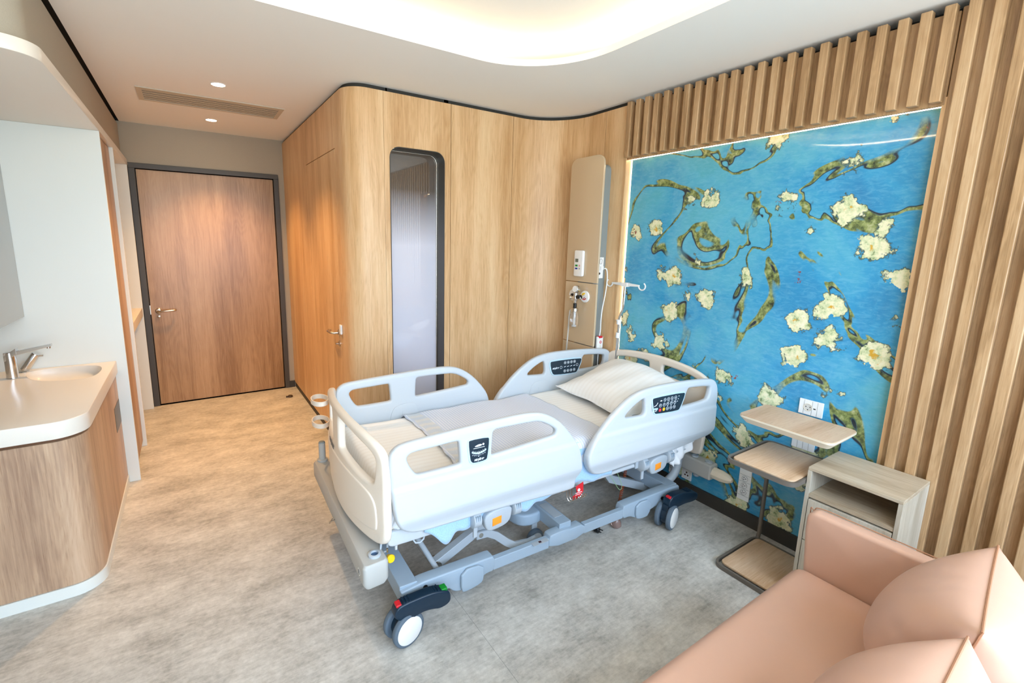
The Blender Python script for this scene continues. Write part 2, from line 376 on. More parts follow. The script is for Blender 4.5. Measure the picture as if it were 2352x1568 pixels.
    def text(s, body, size, fn, shear=0, bold=0, ext=.0006, align='CENTER'):
        cu = bpy.data.curves.new('t', 'FONT'); cu.body = body; cu.size = size; cu.extrude = ext; cu.shear = shear; cu.offset = bold; cu.align_x = align; cu.align_y = 'CENTER'
        o = bpy.data.objects.new('t', cu); COL.objects.link(o); dg = bpy.context.evaluated_depsgraph_get(); dg.update()
        me = bpy.data.meshes.new_from_object(o.evaluated_get(dg)); bpy.data.objects.remove(o); bpy.data.curves.remove(cu)
        return s.mesh(me, lambda c: Vector(fn(c.x, c.y, c.z)))
def obj(name, mb, mats, parent=None, bev=0, seg=2, sharp=35, sub=0, loc=None):
    bmesh.ops.remove_doubles(mb.bm, verts=mb.bm.verts, dist=1e-6)
    bmesh.ops.recalc_face_normals(mb.bm, faces=mb.bm.faces)
    me = bpy.data.meshes.new(name); mb.bm.to_mesh(me); mb.bm.free()
    for m in (mats if isinstance(mats, (list, tuple)) else [mats]): me.materials.append(m)
    o = bpy.data.objects.new(name, me); COL.objects.link(o)
    if parent: o.parent = parent
    if loc: o.location = loc
    if bev:
        b = o.modifiers.new('bevel', 'BEVEL'); b.width = bev; b.segments = seg; b.limit_method = 'ANGLE'; b.angle_limit = math.radians(32); b.harden_normals = True
    else: me.set_sharp_from_angle(angle=math.radians(sharp))
    if sub:
        s_ = o.modifiers.new('sub', 'SUBSURF'); s_.levels = sub; s_.render_levels = sub
    return o
def tag(o, label, cat, group=None):
    o['label'] = label; o['category'] = cat
    if group: o['group'] = group
    return o
def struct(o): o['kind'] = 'structure'; return o
def empty(name, loc=(0, 0, 0), rz=0):
    o = bpy.data.objects.new(name, None); COL.objects.link(o); o.location = loc; o.rotation_euler = (0, 0, rz); o.empty_display_size = .1; return o
def dup(root, loc=None, rz=None):
    r = root.copy(); COL.objects.link(r)
    if loc: r.location = loc
    if rz is not None: r.rotation_euler = (0, 0, rz)
    for ch in list(root.children):
        c = ch.copy(); COL.objects.link(c); c.parent = r
        for g in list(ch.children):
            d = g.copy(); COL.objects.link(d); d.parent = c
    return r
def rc(P, n=2, k=.25):
    for _ in range(n):
        Q = []
        for i in range(len(P)):
            a, b = P[i], P[(i + 1) % len(P)]
            Q += [(a[0] * (1 - k) + b[0] * k, a[1] * (1 - k) + b[1] * k), (a[0] * k + b[0] * (1 - k), a[1] * k + b[1] * (1 - k))]
        P = Q
    return P
def rrect(x0, x1, y0, y1, r, n=6, corners=(1, 1, 1, 1)):
    """rounded rectangle, corners in order: x0y0, x1y0, x1y1, x0y1"""
    P = []
    for (cx, cy, a0, on, px, py) in ((x0 + r, y0 + r, PI, corners[0], x0, y0), (x1 - r, y0 + r, 1.5 * PI, corners[1], x1, y0), (x1 - r, y1 - r, 0, corners[2], x1, y1), (x0 + r, y1 - r, .5 * PI, corners[3], x0, y1)):
        if on: P += [(cx + r * math.cos(a0 + .5 * PI * i / n), cy + r * math.sin(a0 + .5 * PI * i / n)) for i in range(n + 1)]
        else: P.append((px, py))
    return P
def arc(cx, cy, r, a0, a1, n=16): return [(cx + r * math.cos(a0 + (a1 - a0) * i / n), cy + r * math.sin(a0 + (a1 - a0) * i / n)) for i in range(n + 1)]
def sm(t): t = max(0, min(1, t)); return t * t * (3 - 2 * t)
XY = lambda a, b, d: (a, b, d)          # plan shapes, depth = z
XZ = lambda a, b, d: (a, d, b)          # elevation facing y
YZ = lambda a, b, d: (d, a, b)          # elevation facing x

# ================================================================= SETTING
XL, XB, XM, YD, YN, YW, XW, HC = -.442, .932, 2.742, 5.478, 3.149, -.93, -1.08, 2.70
ZP = 2.672                               # top of wall panelling (dark gap above)
# floor
struct(obj('floor', MB().box(XW - .1, 3.0, YW - .1, 5.7, -.05, 0), M['floor']))
# ceiling with a rounded cove opening
copen = rrect(-.35, 1.985, -.35, 2.395, .52, 14)
cb = MB(); cb.plate([(XW - .08, YW - .1), (2.92, YW - .1), (2.92, YD + .06), (XL + .014, YD + .06), (XL + .014, 2.40), (XW - .08, 2.40)], [copen], HC, HC + .035, 0, XY)
struct(obj('ceiling', cb, M['ceiling'], sharp=30))
ub = MB(); ub.box(-.60, 2.23, -.60, 2.64, HC + .13, HC + .19)
# cavity sides
for a in ((-.62, -.60, -.60, 2.64), (2.23, 2.25, -.60, 2.64), (-.60, 2.23, -.62, -.60), (-.60, 2.23, 2.64, 2.66)): ub.box(a[0], a[1], a[2], a[3], HC + .03, HC + .19)
struct(obj('ceiling', ub, M['ceiling'], sharp=30))
# led strips lying on the ledge round the opening
lip = rrect(-.42, 2.055, -.42, 2.465, .58, 14)
lm = MB(); P = lip + [lip[0]]
for a, b in zip(P, P[1:]):
    q = [lm.bm.verts.new((a[0], a[1], HC + .045)), lm.bm.verts.new((b[0], b[1], HC + .045)), lm.bm.verts.new((b[0] * 1.0, b[1], HC + .058)), lm.bm.verts.new((a[0], a[1], HC + .058))]
    lm._face(q)
lo = obj('cove_light_strip', lm, M['led']); tag(lo, 'warm glowing light strip hidden round the rounded ceiling cove above the bed', 'light strip')

# walls -----------------------------------------------------------
def wallpath(path, z0, z1, th=.02):
    """thin upright slab following a plan path; outward side is to the right"""
    mb = MB(); pts = [Vector((p[0], p[1], 0)) for p in path]; inn = []; out = []
    for i, p in enumerate(pts):
        d = (pts[min(i + 1, len(pts) - 1)] - pts[max(i - 1, 0)]).normalized(); nrm = Vector((d.y, -d.x, 0))
        inn.append(p); out.append(p + nrm * -th)
    mb.loft([[Vector((a.x, a.y, z0)), Vector((a.x, a.y, z1)), Vector((b.x, b.y, z1)), Vector((b.x, b.y, z0))] for a, b in zip(inn, out)])
    return mb
# far (entry door) wall
fw = MB(); fw.plate([(XW, 0), (XB + .3, 0), (XB + .3, HC), (XW, HC)], [[(-.40, -.0), (.873, -.0), (.873, 2.346), (-.40, 2.346)]], YD, YD + .06, 0, XZ)
struct(obj('wall_far', fw, M['wallpaper']))
# left wall above the joinery, rounded towards the wash area
lw = MB(); P = [(XW, 2.42), (XL - .10, 2.42)] + arc(XL - .10, 2.52, .10, -PI / 2, 0, 8) + [(XL, YD), (XW, YD)]
lw.plate(P, [], 2.37, 2.672, 0, XY); struct(obj('wall_left', lw, M['wallpaper'], sharp=50))
hb = MB(); hb.plate([(XW, 2.415), (-.61, 2.415), (-.61, 2.425), (XW, 2.425)], [], 2.372, 2.671, 0, XY); struct(obj('wall_left', hb, M['fabric']))
lg = MB(); lg.box(XW - .08, XL + .08, 2.36, YD + .06, HC + .036, HC + .05); lg.box(XW - .08, XB + .1, YD + .055, YD + .12, 2.4, HC + .05); struct(obj('gap_light_plug_1', lg, M['gap']))  # added dark cover for the gap's black void; end box plugs a light leak
# outer shell
so = MB(); so.box(XW - .08, XW, YW, 5.6, 0, HC + .1); struct(obj('wall_left', so, M['wallpaper']))
# bathroom block: dark backing set behind the oak plates
path = [(XB, YD + .02), (XB, 3.30)] + arc(XB + .15, 3.299, .15, PI, 1.5 * PI, 10)[1:] + [(2.30, YN)] + arc(2.33, 2.75, .40, PI / 2, 0, 14)[0:] + [(XM, 2.45), (XM, 2.42)]
path[-1] = (XM, 2.405)
def shift(p, d):
    q = []
    for i, a in enumerate(p):
        A = Vector(p[max(i - 1, 0)]); B = Vector(p[min(i + 1, len(p) - 1)]); t = (B - A).normalized(); q.append((a[0] - t.y * d, a[1] + t.x * d))
    return q
flat1 = [(XB, YD + .02), (XB, 3.30)] + arc(XB + .15, 3.299, .15, PI, 1.5 * PI, 10)[1:] + [(1.222, YN)]
flat2 = [(1.655, YN), (2.33, YN)] + arc(2.342, 2.749, .40, PI / 2, 0, 14)[1:] + [(XM, 2.412)]
for fl in (flat1, flat2): struct(obj('wall_bathroom', wallpath(shift(fl, .022), 0, HC, .05), M['gap'], sharp=50))
gb = MB(); gb.box(1.19, 1.69, YN + .022, YN + .07, 2.33, HC); gb.box(1.19, 1.69, YN + .022, YN + .07, 0, .30); struct(obj('wall_bathroom', gb, M['gap']))
G = .0018
def panelwall(p, name='wall_bathroom', z0=.065, z1=ZP, mat=None):
    struct(obj(name, wallpath(p, z0, z1, .019), mat or M['oak'], sharp=50))
panelwall([(XB, YD), (XB, 4.75)]); panelwall([(XB, 4.75 - 2 * G), (XB, 4.374)]); panelwall([(XB, 3.441), (XB, 3.36)])
panelwall([(XB, 4.374 - 2 * G), (XB, 3.441 + 2 * G)], z0=2.323)
panelwall([(XB, 3.36 - G), (XB, 3.30)] + arc(XB + .15, 3.299, .15, PI, 1.5 * PI, 10)[1:] + [(1.185, YN)])
pw = MB(); pw.plate([(1.185 + G, .065), (1.70, .065), (1.70, ZP), (1.185 + G, ZP)], [rrect(1.224, 1.653, .30, 2.330, .075, 8)], YN, YN + .019, 0, XZ)
struct(obj('wall_bathroom', pw, M['oak']))
panelwall([(1.70 + 2 * G, YN), (2.262, YN)])
panelwall([(2.262 + 2 * G, YN), (2.342, YN)] + arc(2.342, 2.749, .40, PI / 2, 0, 14)[1:] + [(XM, 2.62)])
panelwall([(XM, 2.62 - 2 * G), (XM, 2.408)])
# right wall behind mural and slats
rw = MB(); rw.box(2.84, 2.90, YW, 2.42, 0, HC); struct(obj('wall_right', rw, M['gap']))
# mural reveal frame pieces (oak) : left return, top return
rv = MB(); rv.box(2.735, 2.84, 2.395, 2.405, .1, 2.335); rv.box(2.75, 2.84, .70, 2.40, 2.318, 2.33); rv.box(2.742, 2.84, .70, .722, 0, 2.33)
struct(obj('wall_right', rv, M['oak']))
# window wall behind the camera
ww = MB(); ww.plate([(XW - .08, 0), (2.9, 0), (2.9, HC + .1), (XW - .08, HC + .1)], [[(-.90, .10), (.30, .10), (.30, .82), (2.60, .82), (2.60, 2.62), (-.90, 2.62)]], YW - .10, YW, 0, XZ)
struct(obj('wall_window', ww, M['ceiling']))
wf = MB(); F = lambda *a: wf.box(*a)
for x in (-.90, .24, 1.40, 2.56): F(x, x + .04, YW - .08, YW - .03, .10 if x < .26 else .82, 2.62)
F(-.9, .28, YW - .08, YW - .03, .10, .14); F(.28, 2.6, YW - .08, YW - .03, .82, .86); F(-.9, 2.6, YW - .08, YW - .03, 2.56, 2.60)
struct(obj('window_1', wf, M['sky_steel']))
# skirtings
sk = MB(); sk.box(2.775, 2.84, .72, 2.40, 0, .085); struct(obj('baseboard_right', sk, M['skirt']))
sk = MB(); sk.box(XM - .004, 2.84, YW, .70, 0, .06); struct(obj('baseboard_right', sk, M['skirt']))
struct(obj('baseboard_bathroom', wallpath(shift([(XB, YD), (XB, 3.30)] + arc(XB + .15, 3.299, .15, PI, 1.5 * PI, 10)[1:] + [(2.33, YN)] + arc(2.342, 2.749, .40, PI / 2, 0, 14)[1:] + [(XM, 2.41)], .008), 0, .064, .01), M['skirt'], sharp=50))
sk = MB(); sk.box(.875, XB, YD - .012, YD, 0, .075); struct(obj('baseboard_far', sk, M['skirt']))

# mural -----------------------------------------------------------
mu = MB(); mu.box(2.79, 2.80, .722, 2.386, .085, 2.300)
tag(obj('wall_mural', mu, M['mural'], bev=.002), 'large glossy blue wall picture dabbed with cream and olive behind the bed head', 'wall picture')
ls = MB(); ls.box(2.812, 2.82, 2.3865, 2.392, .09, 2.31); ls.box(2.812, 2.82, .73, 2.392, 2.304, 2.314); ls.box(2.800, 2.812, 2.3885, 2.3905, .09, 2.31); ls.box(2.800, 2.812, .724, 2.39, 2.3045, 2.307)
ls.box(2.812, 2.82, .7235, .728, .09, 2.31)
tag(obj('mural_light_strip', ls, M['led2']), 'thin warm light strip glowing along the edges of the blue wall picture', 'light strip')

# slatted panels --------------------------------------------------
hd = MB(); hd.box(2.741, 2.760, .712, 2.405, 2.296, 2.660); y = 2.391
while y > .74:
    hd.box(2.700, 2.742, y - .0375, y, 2.307, 2.680); y -= .0743
tag(obj('slatted_header_panel', hd, M['oak_slat'], bev=.0042, seg=3), 'short vertical oak slats in a band above the blue wall picture', 'slatted panel')
sd = MB(); sd.box(2.741, 2.760, YW, .7095, .05, 2.672); y = .684
while y > -.85:
    sd.box(2.700, 2.742, y - .0375, y, .05, 2.680); y -= .0743
tag(obj('slatted_wall_panel', sd, M['oak_slat'], bev=.0042, seg=3), 'tall floor to ceiling oak slats on the wall right of the blue picture, behind the sofa', 'slatted panel')

# niche window in the bathroom wall --------------------------------
w2 = empty('window_2'); struct(w2)
nf = MB(); ro = rrect(1.226, 1.651, .302, 2.328, .073, 8); ri = rrect(1.229, 1.648, .305, 2.325, .070, 8)
nf.plate(ro, [ri], YN - .002, YN + .125, 0, XZ)
obj('window_frame', nf, M['bronze'], w2, sharp=40)
nf = MB(); nf.plate(ri, [rrect(1.237, 1.640, .313, 2.317, .062, 8)], YN + .112, YN + .122, .002, XZ); obj('window_trim', nf, M['steel'], w2, sharp=40)
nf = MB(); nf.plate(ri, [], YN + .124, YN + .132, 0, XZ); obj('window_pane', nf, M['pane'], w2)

# entry door --------------------------------------------------------
d1 = empty('door_1', (0, 0, 0)); struct(d1)
fr = MB(); fr.plate([(-.402, 0), (.875, 0), (.875, 2.348), (-.402, 2.348)], [[(-.352, -.01), (.828, -.01), (.828, 2.302), (-.352, 2.302)]], YD - .014, YD + .058, 0, XZ)
fr2 = MB(); fr2.box(-.402, -.352, YD - .014, YD + .058, 0, 2.302); fr2.box(.828, .875, YD - .014, YD + .058, 0, 2.302); fr2.box(-.402, .875, YD - .014, YD + .058, 2.302, 2.348)
fr.bm.free(); obj('door_frame', fr2, M['bronze'], d1, bev=.003)
lf = MB(); lf.box(-.346, .822, YD + .012, YD + .05, .010, 2.295); obj('door_leaf', lf, M['oak_door'], d1, bev=.002)
bk = MB(); bk.box(-.36, .84, YD + .058, YD + .09, 0, 2.31); obj('door_stop', bk, M['black'], d1)
hy = YD + .012
hn = MB(); hn.lathe((-.285, hy, .962), (0, -1, 0), [(0, .027), (.006, .027), (.009, .024), (.012, .018)])
hn.tube([(-.285, hy, .962), (-.285, hy - .040, .962), (-.280, hy - .052, .963), (-.268, hy - .058, .963), (-.16, hy - .058, .966), (-.148, hy - .052, .966), (-.143, hy - .030, .966)], .0095, 12)
hn.lathe((-.285, hy, .905), (0, -1, 0), [(0, .014), (.008, .014), (.010, .010)], 16)
obj('door_handle', hn, M['steel'], d1)
kp = MB(); kp.box(-.360, -.345, YD + .0, YD + .02, .93, 1.02); obj('lock_plate', kp, M['steel'], d1, bev=.001)
# bathroom door (flush oak leaf)
d2 = empty('door_2'); struct(d2)
lf = MB(); lf.box(XB, XB + .019, 3.4446, 4.3704, .065, 2.317); obj('door_leaf', lf, M['oak'], d2)
hn = MB(); hx = XB
hn.lathe((hx, 3.49, .99), (-1, 0, 0), [(0, .026), (.006, .026), (.009, .022), (.012, .016)])
hn.tube([(hx, 3.49, .99), (hx - .042, 3.49, .99), (hx - .056, 3.50, .99), (hx - .06, 3.515, .99), (hx - .06, 3.60, .99), (hx - .052, 3.62, .99), (hx - .03, 3.625, .99)], .0095, 12)
obj('door_handle', hn, M['steel'], d2)
hn = MB(); hn.lathe((hx, 3.49, .905), (-1, 0, 0), [(0, .024), (.007, .024), (.009, .02), (.011, .008), (.03, .008), (.031, .004)]); obj('lock_turn', hn, M['steel'], d2)
cd = MB(); cd.box(XB - .016, XB, 3.402, 3.438, .99, 1.062)
cd.mi = 0; tag(obj('door_sign', cd, M['white'], bev=.004), 'small white card holder on the oak wall beside the bathroom door handle', 'wall fitting')

# ================================================================= LEFT JOINERY (wash area, wardrobe)
XW += .004
so = MB(); P = [(XW, 2.345), (-.52, 2.345)] + arc(-.52, 2.465, .12, -PI / 2, 0, 10)[1:] + [(-.40, 5.46), (XW, 5.46)]
so.plate(P, [], 2.320, 2.370, .002, XY)
tag(obj('soffit_board', so, M['counter'], sharp=50), 'cream soffit board along the left wall with a rounded near corner above the washbasin', 'soffit')
def endp_(y0, y1, x0, label):
    b = MB(); b.box(x0, -.401, y0, y1, 0, 2.320); return tag(obj('end_panel', b, M['white_solid'], bev=.002), label, 'panel')
endp_(3.80, 3.822, XW, 'tall white speckled end panel standing at the back of the washbasin')
endp_(4.440, 4.462, XW, 'tall white end panel at the far side of the wooden wardrobe front')
endp_(5.405, 5.425, XW, 'tall white end panel right beside the dark frame of the entry door')
wd = empty('wardrobe', (-.75, 4.13, 0)); tag(wd, 'tall narrow built-in wardrobe with a plain oak front between two white end panels', 'wardrobe')
def wobj(name, mb, mat, **k): o = obj(name, mb, mat, wd, **k); o.location = (.75, -4.13, 0); return o
b = MB(); b.box(XW, -.445, 3.824, 4.438, .05, 2.318); wobj('carcass', b, M['white_solid'])
b = MB(); b.box(-.443, -.425, 3.826, 4.436, .052, 2.316); wobj('door', b, M['oak_cab'], bev=.002)
b = MB(); b.box(XW, -.470, 3.826, 4.436, 0, .05); wobj('plinth', b, M['white_solid'])
lb = MB(); lb.box(XW, -.405, 4.463, 5.404, .930, 1.010)
tag(obj('wall_ledge', lb, M['counter'], bev=.003), 'cream ledge shelf at handle height in the recess beside the entry door', 'ledge')
bkp = MB(); bkp.box(-1.0, -.98, 4.463, 5.404, 0, 2.319); struct(obj('wall_left', bkp, M['white_solid']))

# washbasin unit: cabinet and counter
vc = empty('vanity_cabinet', (-.75, 3.2, 0)); tag(vc, 'oak washbasin cabinet with a rounded corner on a pale blue-white plinth', 'cabinet')
def vobj(name, mb, mat, **k): o = obj(name, mb, mat, vc, **k); o.location = (.75, -3.2, 0); return o
def cabp(x1, y0, r): return [(XW, y0), (x1 - r, y0)] + arc(x1 - r, y0 + r, r, -PI / 2, 0, 10)[1:] + [(x1, 3.798), (XW, 3.798)]
b = MB(); b.plate(cabp(-.468, 2.650, .115), [], .060, .775, 0, XY); vobj('cabinet_body', b, M['oak_cab'], sharp=50)
b = MB(); b.plate(cabp(-.463, 2.645, .118), [], 0, .058, 0, XY); vobj('plinth', b, M['white_solid'], sharp=50)
b = MB(); b.plate(cabp(-.485, 2.668, .10), [], .775, .7895, 0, XY); vobj('recess_strip', b, plain('recess_shade_brown', '#6b4324', .6), sharp=50)  # brown tone puts the shade under the counter into the colour
b = MB(); b.box(-.469, -.4655, 3.560, 3.785, .455, .612); vobj('pull_plate', b, plain('bronze_grey_plate', '#6f6351', .4, metal=.4))
# counter with sink bowl
sink = [(-.872, 3.735), (-.868, 3.66), (-.80, 3.535), (-.68, 3.455), (-.565, 3.450), (-.520, 3.520), (-.512, 3.62), (-.525, 3.700), (-.60, 3.755), (-.74, 3.765)]
sink = [(-.885, 3.70), (-.80, 3.47), (-.62, 3.395), (-.535, 3.42), (-.510, 3.50), (-.508, 3.62), (-.530, 3.71), (-.62, 3.755), (-.80, 3.765)]
sk_ = rc(sink, 3)
b = MB(); b.plate(cabp(-.455, 2.640, .125), [sk_], .790, .870, .004, XY)
cx = sum(p[0] for p in sk_) / len(sk_); cy = sum(p[1] for p in sk_) / len(sk_)
rings = []
for k in range(9):
    t = k / 8; s_ = 1 - .42 * t ** 2.2; z = .869 - .073 * math.sin(t * PI / 2) ** .9
    rings.append([Vector((cx + (p[0] - cx) * s_, cy + (p[1] - cy) * s_, z)) for p in sk_])
b.loft(rings, cap=False); b._face([b.bm.verts.new(p) for p in rings[-1]])
ct = obj('basin_counter', b, M['counter'], sharp=40); tag(ct, 'cream countertop with moulded washbasin and rounded near corner on the oak cabinet', 'countertop')
fx, fy = -.905, 3.60
b = MB(); b.lathe((fx, fy, .870), (0, 0, 1), [(0, .030), (.003, .030), (.004, .027), (.150, .024), (.152, .022)], 24)
b.loft([[Vector((fx + dx + a * .035, fy + dy * 1.0, .985 + a * .025 + dz)) for dx, dy, dz in ((0, -.022, .0), (0, .022, .0), (0, .022, .035), (0, -.022, .035))] for a in (-.6, 0, 1)] )
b.loft([[Vector((fx + X, fy + s1 * w_, z_ + s2 * h_)) for s1, s2 in ((-1, -1), (1, -1), (1, 1), (-1, 1))] for X, z_, w_, h_ in ((-.02, 1.008, .022, .014), (.05, 1.020, .02, .011), (.15, 1.040, .016, .008), (.185, 1.047, .015, .007))])
b.lathe((fx + .170, fy, 1.040), (0, 0, -1), [(0, .010), (.012, .010), (.013, .007)], 16)
tag(obj('basin_tap', b, M['chrome'], bev=.003), 'tall chrome spout tap standing at the left of the washbasin', 'tap')
b = MB(); b.lathe((-.895, 3.745, .870), (.55, -.10, .8), [(.016, .022), (.125, .022), (.130, .019)], 24); b.box(-.825, -.79, 3.722, 3.738, .958, .968)
b.lathe((-.895, 3.745, .8705), (0, 0, 1), [(0, .030), (.003, .028)], 24)
tag(obj('soap_dispenser', b, M['chrome']), 'slanted chrome soap dispenser just behind the spout tap', 'soap dispenser')
b = MB(); b.box(XW, -.862, 2.70, 3.798, 1.196, 2.318)
tag(obj('mirror_cabinet', b, M['mirror'], bev=.002), 'grey mirrored wall cabinet at the far left above the tap', 'mirror')

XW -= .004
# ================================================================= CEILING FITTINGS
def downlight(x, y, label):
    t = empty('downlight', (x, y, HC)); tag(t, label, 'ceiling light', 'round downlights in the entry ceiling')
    b = MB(); b.lathe((0, 0, 0), (0, 0, -1), [(-.001, .048), (.002, .048), (.003, .044), (.003, .041)], 32, cap=False); obj('trim_ring', b, M['white'], t)
    b = MB(); b.lathe((0, 0, 0), (0, 0, -1), [(0, .041), (.0022, .041)], 32); obj('lens', b, M['lamp'], t)
    l = bpy.data.lights.new('downlight_beam', 'SPOT'); l.energy = 112; l.color = (1.0, .56, .20); l.spot_size = math.radians(100); l.spot_blend = .8; l.shadow_soft_size = .035
    o = bpy.data.objects.new('downlight_beam', l); COL.objects.link(o); o.location = (x, y, HC - .008)
    return t
downlight(.264, 3.778, 'round downlight in the entry ceiling, on the bed side of the vent grille')
downlight(.268, 4.921, 'round downlight in the entry ceiling, on the door side of the vent grille')
vt = empty('ceiling_vent', (.262, 4.33, HC)); tag(vt, 'long slotted air vent in the ceiling between the two downlights', 'vent')
b = MB(); b.plate([(-.478, -.185), (.478, -.185), (.478, .185), (-.478, .185)], [[(-.445, -.150), (.445, -.150), (.445, .150), (-.445, .150)]], -.006, -.001, 0, XY); obj('frame', b, plain('vent_paint', '#cfc3ae', .6), vt)
b = MB(); b.box(-.445, .445, -.15, .15, -.002, -.001); obj('backing', b, plain('vent_shadow', '#4a443a', .8), vt)
for k in range(6):
    yy = -.145 + k * .058; b = MB(); b.box(-.445, .445, yy + .004, yy + .044, -.0045, -.003)
    obj('louvre', b, plain('vent_blade', '#c2b8a4', .6), vt)

# ================================================================= FLOOR BITS
b = MB(); b.lathe((.818, 5.125, 0), (0, 0, 1), [(0, .026), (.012, .026), (.018, .020), (.02, .014)], 20); b.lathe((.795, 5.125, .006), (-1, 0, 0), [(0, .01), (.02, .01)], 12)
tag(obj('door_stop_knob', b, plain('dark_rubber_stop', '#3a2a1c', .5)), 'small dark door stop on the floor near the entry door', 'door stop')

# ================================================================= WALL UNIT
wu = empty('bedhead_unit', (2.66, 2.65, 0)); tag(wu, 'tall beige rounded service panel on the oak wall left of the blue picture', 'wall unit')
def uobj(name, mb, mat, **k): o = obj(name, mb, mat, wu, **k); o.location = (-2.66, -2.65, 0); return o
b = MB(); b.plate([(2.478, 1.397)] + [(2.821, 1.397)] + arc(2.755, 2.272, .066, 0, PI / 2, 8) + arc(2.544, 2.272, .066, PI / 2, PI, 8), [], 2.600, 2.618, .003, YZ); uobj('front_panel', b, M['beige'])
b = MB(); b.box(2.600, 2.618, 2.478, 2.821, .905, 1.391); uobj('front_panel', b, M['beige'], bev=.003)
b = MB(); b.box(2.600, 2.618, 2.478, 2.821, .12, .899); uobj('front_panel', b, M['beige'], bev=.003)
b = MB(); b.plate([(2.537, .12), (2.70, .12)] + arc(2.65, 2.235, .05, 0, PI / 2, 6) + arc(2.587, 2.235, .05, PI / 2, PI, 6), [], 2.617, 2.7415, 0, YZ); uobj('side_body', b, M['unitgrey'], sharp=45)
# nurse call panel
nc = empty('nurse_call_unit', (2.600, 2.665, 1.54)); tag(nc, 'white control box with small screen and green and blue keys on the beige panel', 'control panel')
b = MB(); b.plate(rrect(-.047, .047, -.101, .101, .012, 4), [], -.024, 0, .005, lambda a, c, d: (d, a, c)); obj('housing', b, M['white'], nc)
b = MB(); b.box(-.0252, -.0242, .000, .032, .010, .036); obj('screen', b, M['screen'], nc)
for (ya, yb, za, zb, mt) in ((.004, .030, -.024, -.010, 'green'), (.004, .030, -.046, -.034, 'navyblue')):
    mat = M['green'] if mt == 'green' else plain('blue_key', '#1a3a9a', .4)
    b = MB(); b.box(-.0262, -.0242, ya, yb, za, zb); obj('key', b, mat, nc, bev=.0006)
for za, mt in ((-.017, M['red']), (-.040, M['printgrey'])):
    b = MB(); b.plate([(-.016 + .007 * math.cos(a * PI / 8), za + .007 * math.sin(a * PI / 8)) for a in range(16)], [[(-.016 + .0048 * math.cos(a * PI / 8), za + .0048 * math.sin(a * PI / 8)) for a in range(16)]], -.0255, -.0242, 0, YZ); obj('key', b, mt, nc)
# oxygen outlets + flowmeter
for (yy, zz, lab, c2) in ((2.718, 1.286, 'round white gas outlet with a red mark, left of the flow gauge', 'red'), (2.590, 1.286, 'round white gas outlet with yellow and red marks, right of the flow gauge', 'yellow')):
    g = empty('gas_outlet', (2.600, yy, zz)); tag(g, lab, 'gas outlet')
    b = MB(); b.lathe((0, 0, 0), (-1, 0, 0), [(0, .046), (.008, .046), (.012, .042), (.013, .024)], 32); obj('faceplate', b, M['white'], g)
    b = MB(); b.lathe((-.012, 0, 0), (-1, 0, 0), [(0, .014), (.012, .013), (.013, .009)], 20); obj('socket', b, M['black'], g)
    b = MB(); b.plate(arc(0, 0, .026, -PI * .85, -PI * .15, 10) + arc(0, 0, .019, -PI * .15, -PI * .85, 10), [], -.0155, -.0125, 0, YZ); obj('colour_mark', b, M['red'], g)
    if c2 == 'yellow':
        b = MB(); b.plate(arc(0, 0, .030, PI * .15, PI * .6, 10) + arc(0, 0, .018, PI * .6, PI * .15, 10), [], -.0155, -.0125, 0, YZ); obj('colour_mark', b, M['yellow'], g)
fm = empty('flowmeter', (2.600, 2.65, 1.25)); tag(fm, 'chrome oxygen flowmeter with dial gauge and clear bottle hanging between the two outlets', 'flowmeter')
b = MB(); b.cyl((-.045, -.055, .03), (-.045, .045, .02), .011); b.cyl((-.012, -.06, .036), (-.05, -.06, .036), .014); b.lathe((-.045, .002, .0), (0, 0, 1), [(-.02, .012), (.0, .018), (.045, .016), (.062, .012)], 18); b.cyl((-.045, .045, .02), (-.045, .062, .02), .016, n=12)
obj('valve_body', b, M['chrome'], fm, sharp=30)
b = MB(); b.lathe((-.030, .0, .088), (-1, 0, .15), [(0, .031), (.024, .031), (.028, .027)], 28); obj('gauge', b, M['chrome'], fm)
b = MB(); b.lathe((-.0585, .0, .0925), (-1, 0, .15), [(0, .025), (.001, .025)], 24); obj('gauge_face', b, M['white'], fm)
b = MB(); b.cyl((-.048, 0, -.022), (-.048, 0, -.055), .014); obj('adapter', b, M['black'], fm); b = MB(); b.cyl((-.06, -.05, .036), (-.078, -.05, .036), .015, n=8); obj('adapter', b, M['black'], fm)
b = MB(); b.lathe((-.048, 0, -.055), (0, 0, -1), [(0, .018), (.005, .026), (.028, .027), (.030, .022)], 24); obj('bottle_cap', b, M['steel'], fm)
b = MB(); b.lathe((-.048, 0, -.084), (0, 0, -1), [(0, .022), (.03, .030), (.118, .031), (.124, .027)], 28); obj('bottle', b, M['clear'], fm)
b = MB(); b.cyl((-.048, 0, -.085), (-.048, 0, -.195), .006); b.cyl((-.048, 0, -.19), (-.048, 0, -.204), .012); obj('dip_tube', b, M['white'], fm)
b = MB(); b.tube([(-.055, .025, -.070), (-.060, .040, -.085), (-.055, .052, -.14), (-.045, .065, -.25), (-.035, .085, -.42), (-.03, .095, -.60)], .0065, 10); obj('hose', b, M['hose'], fm)
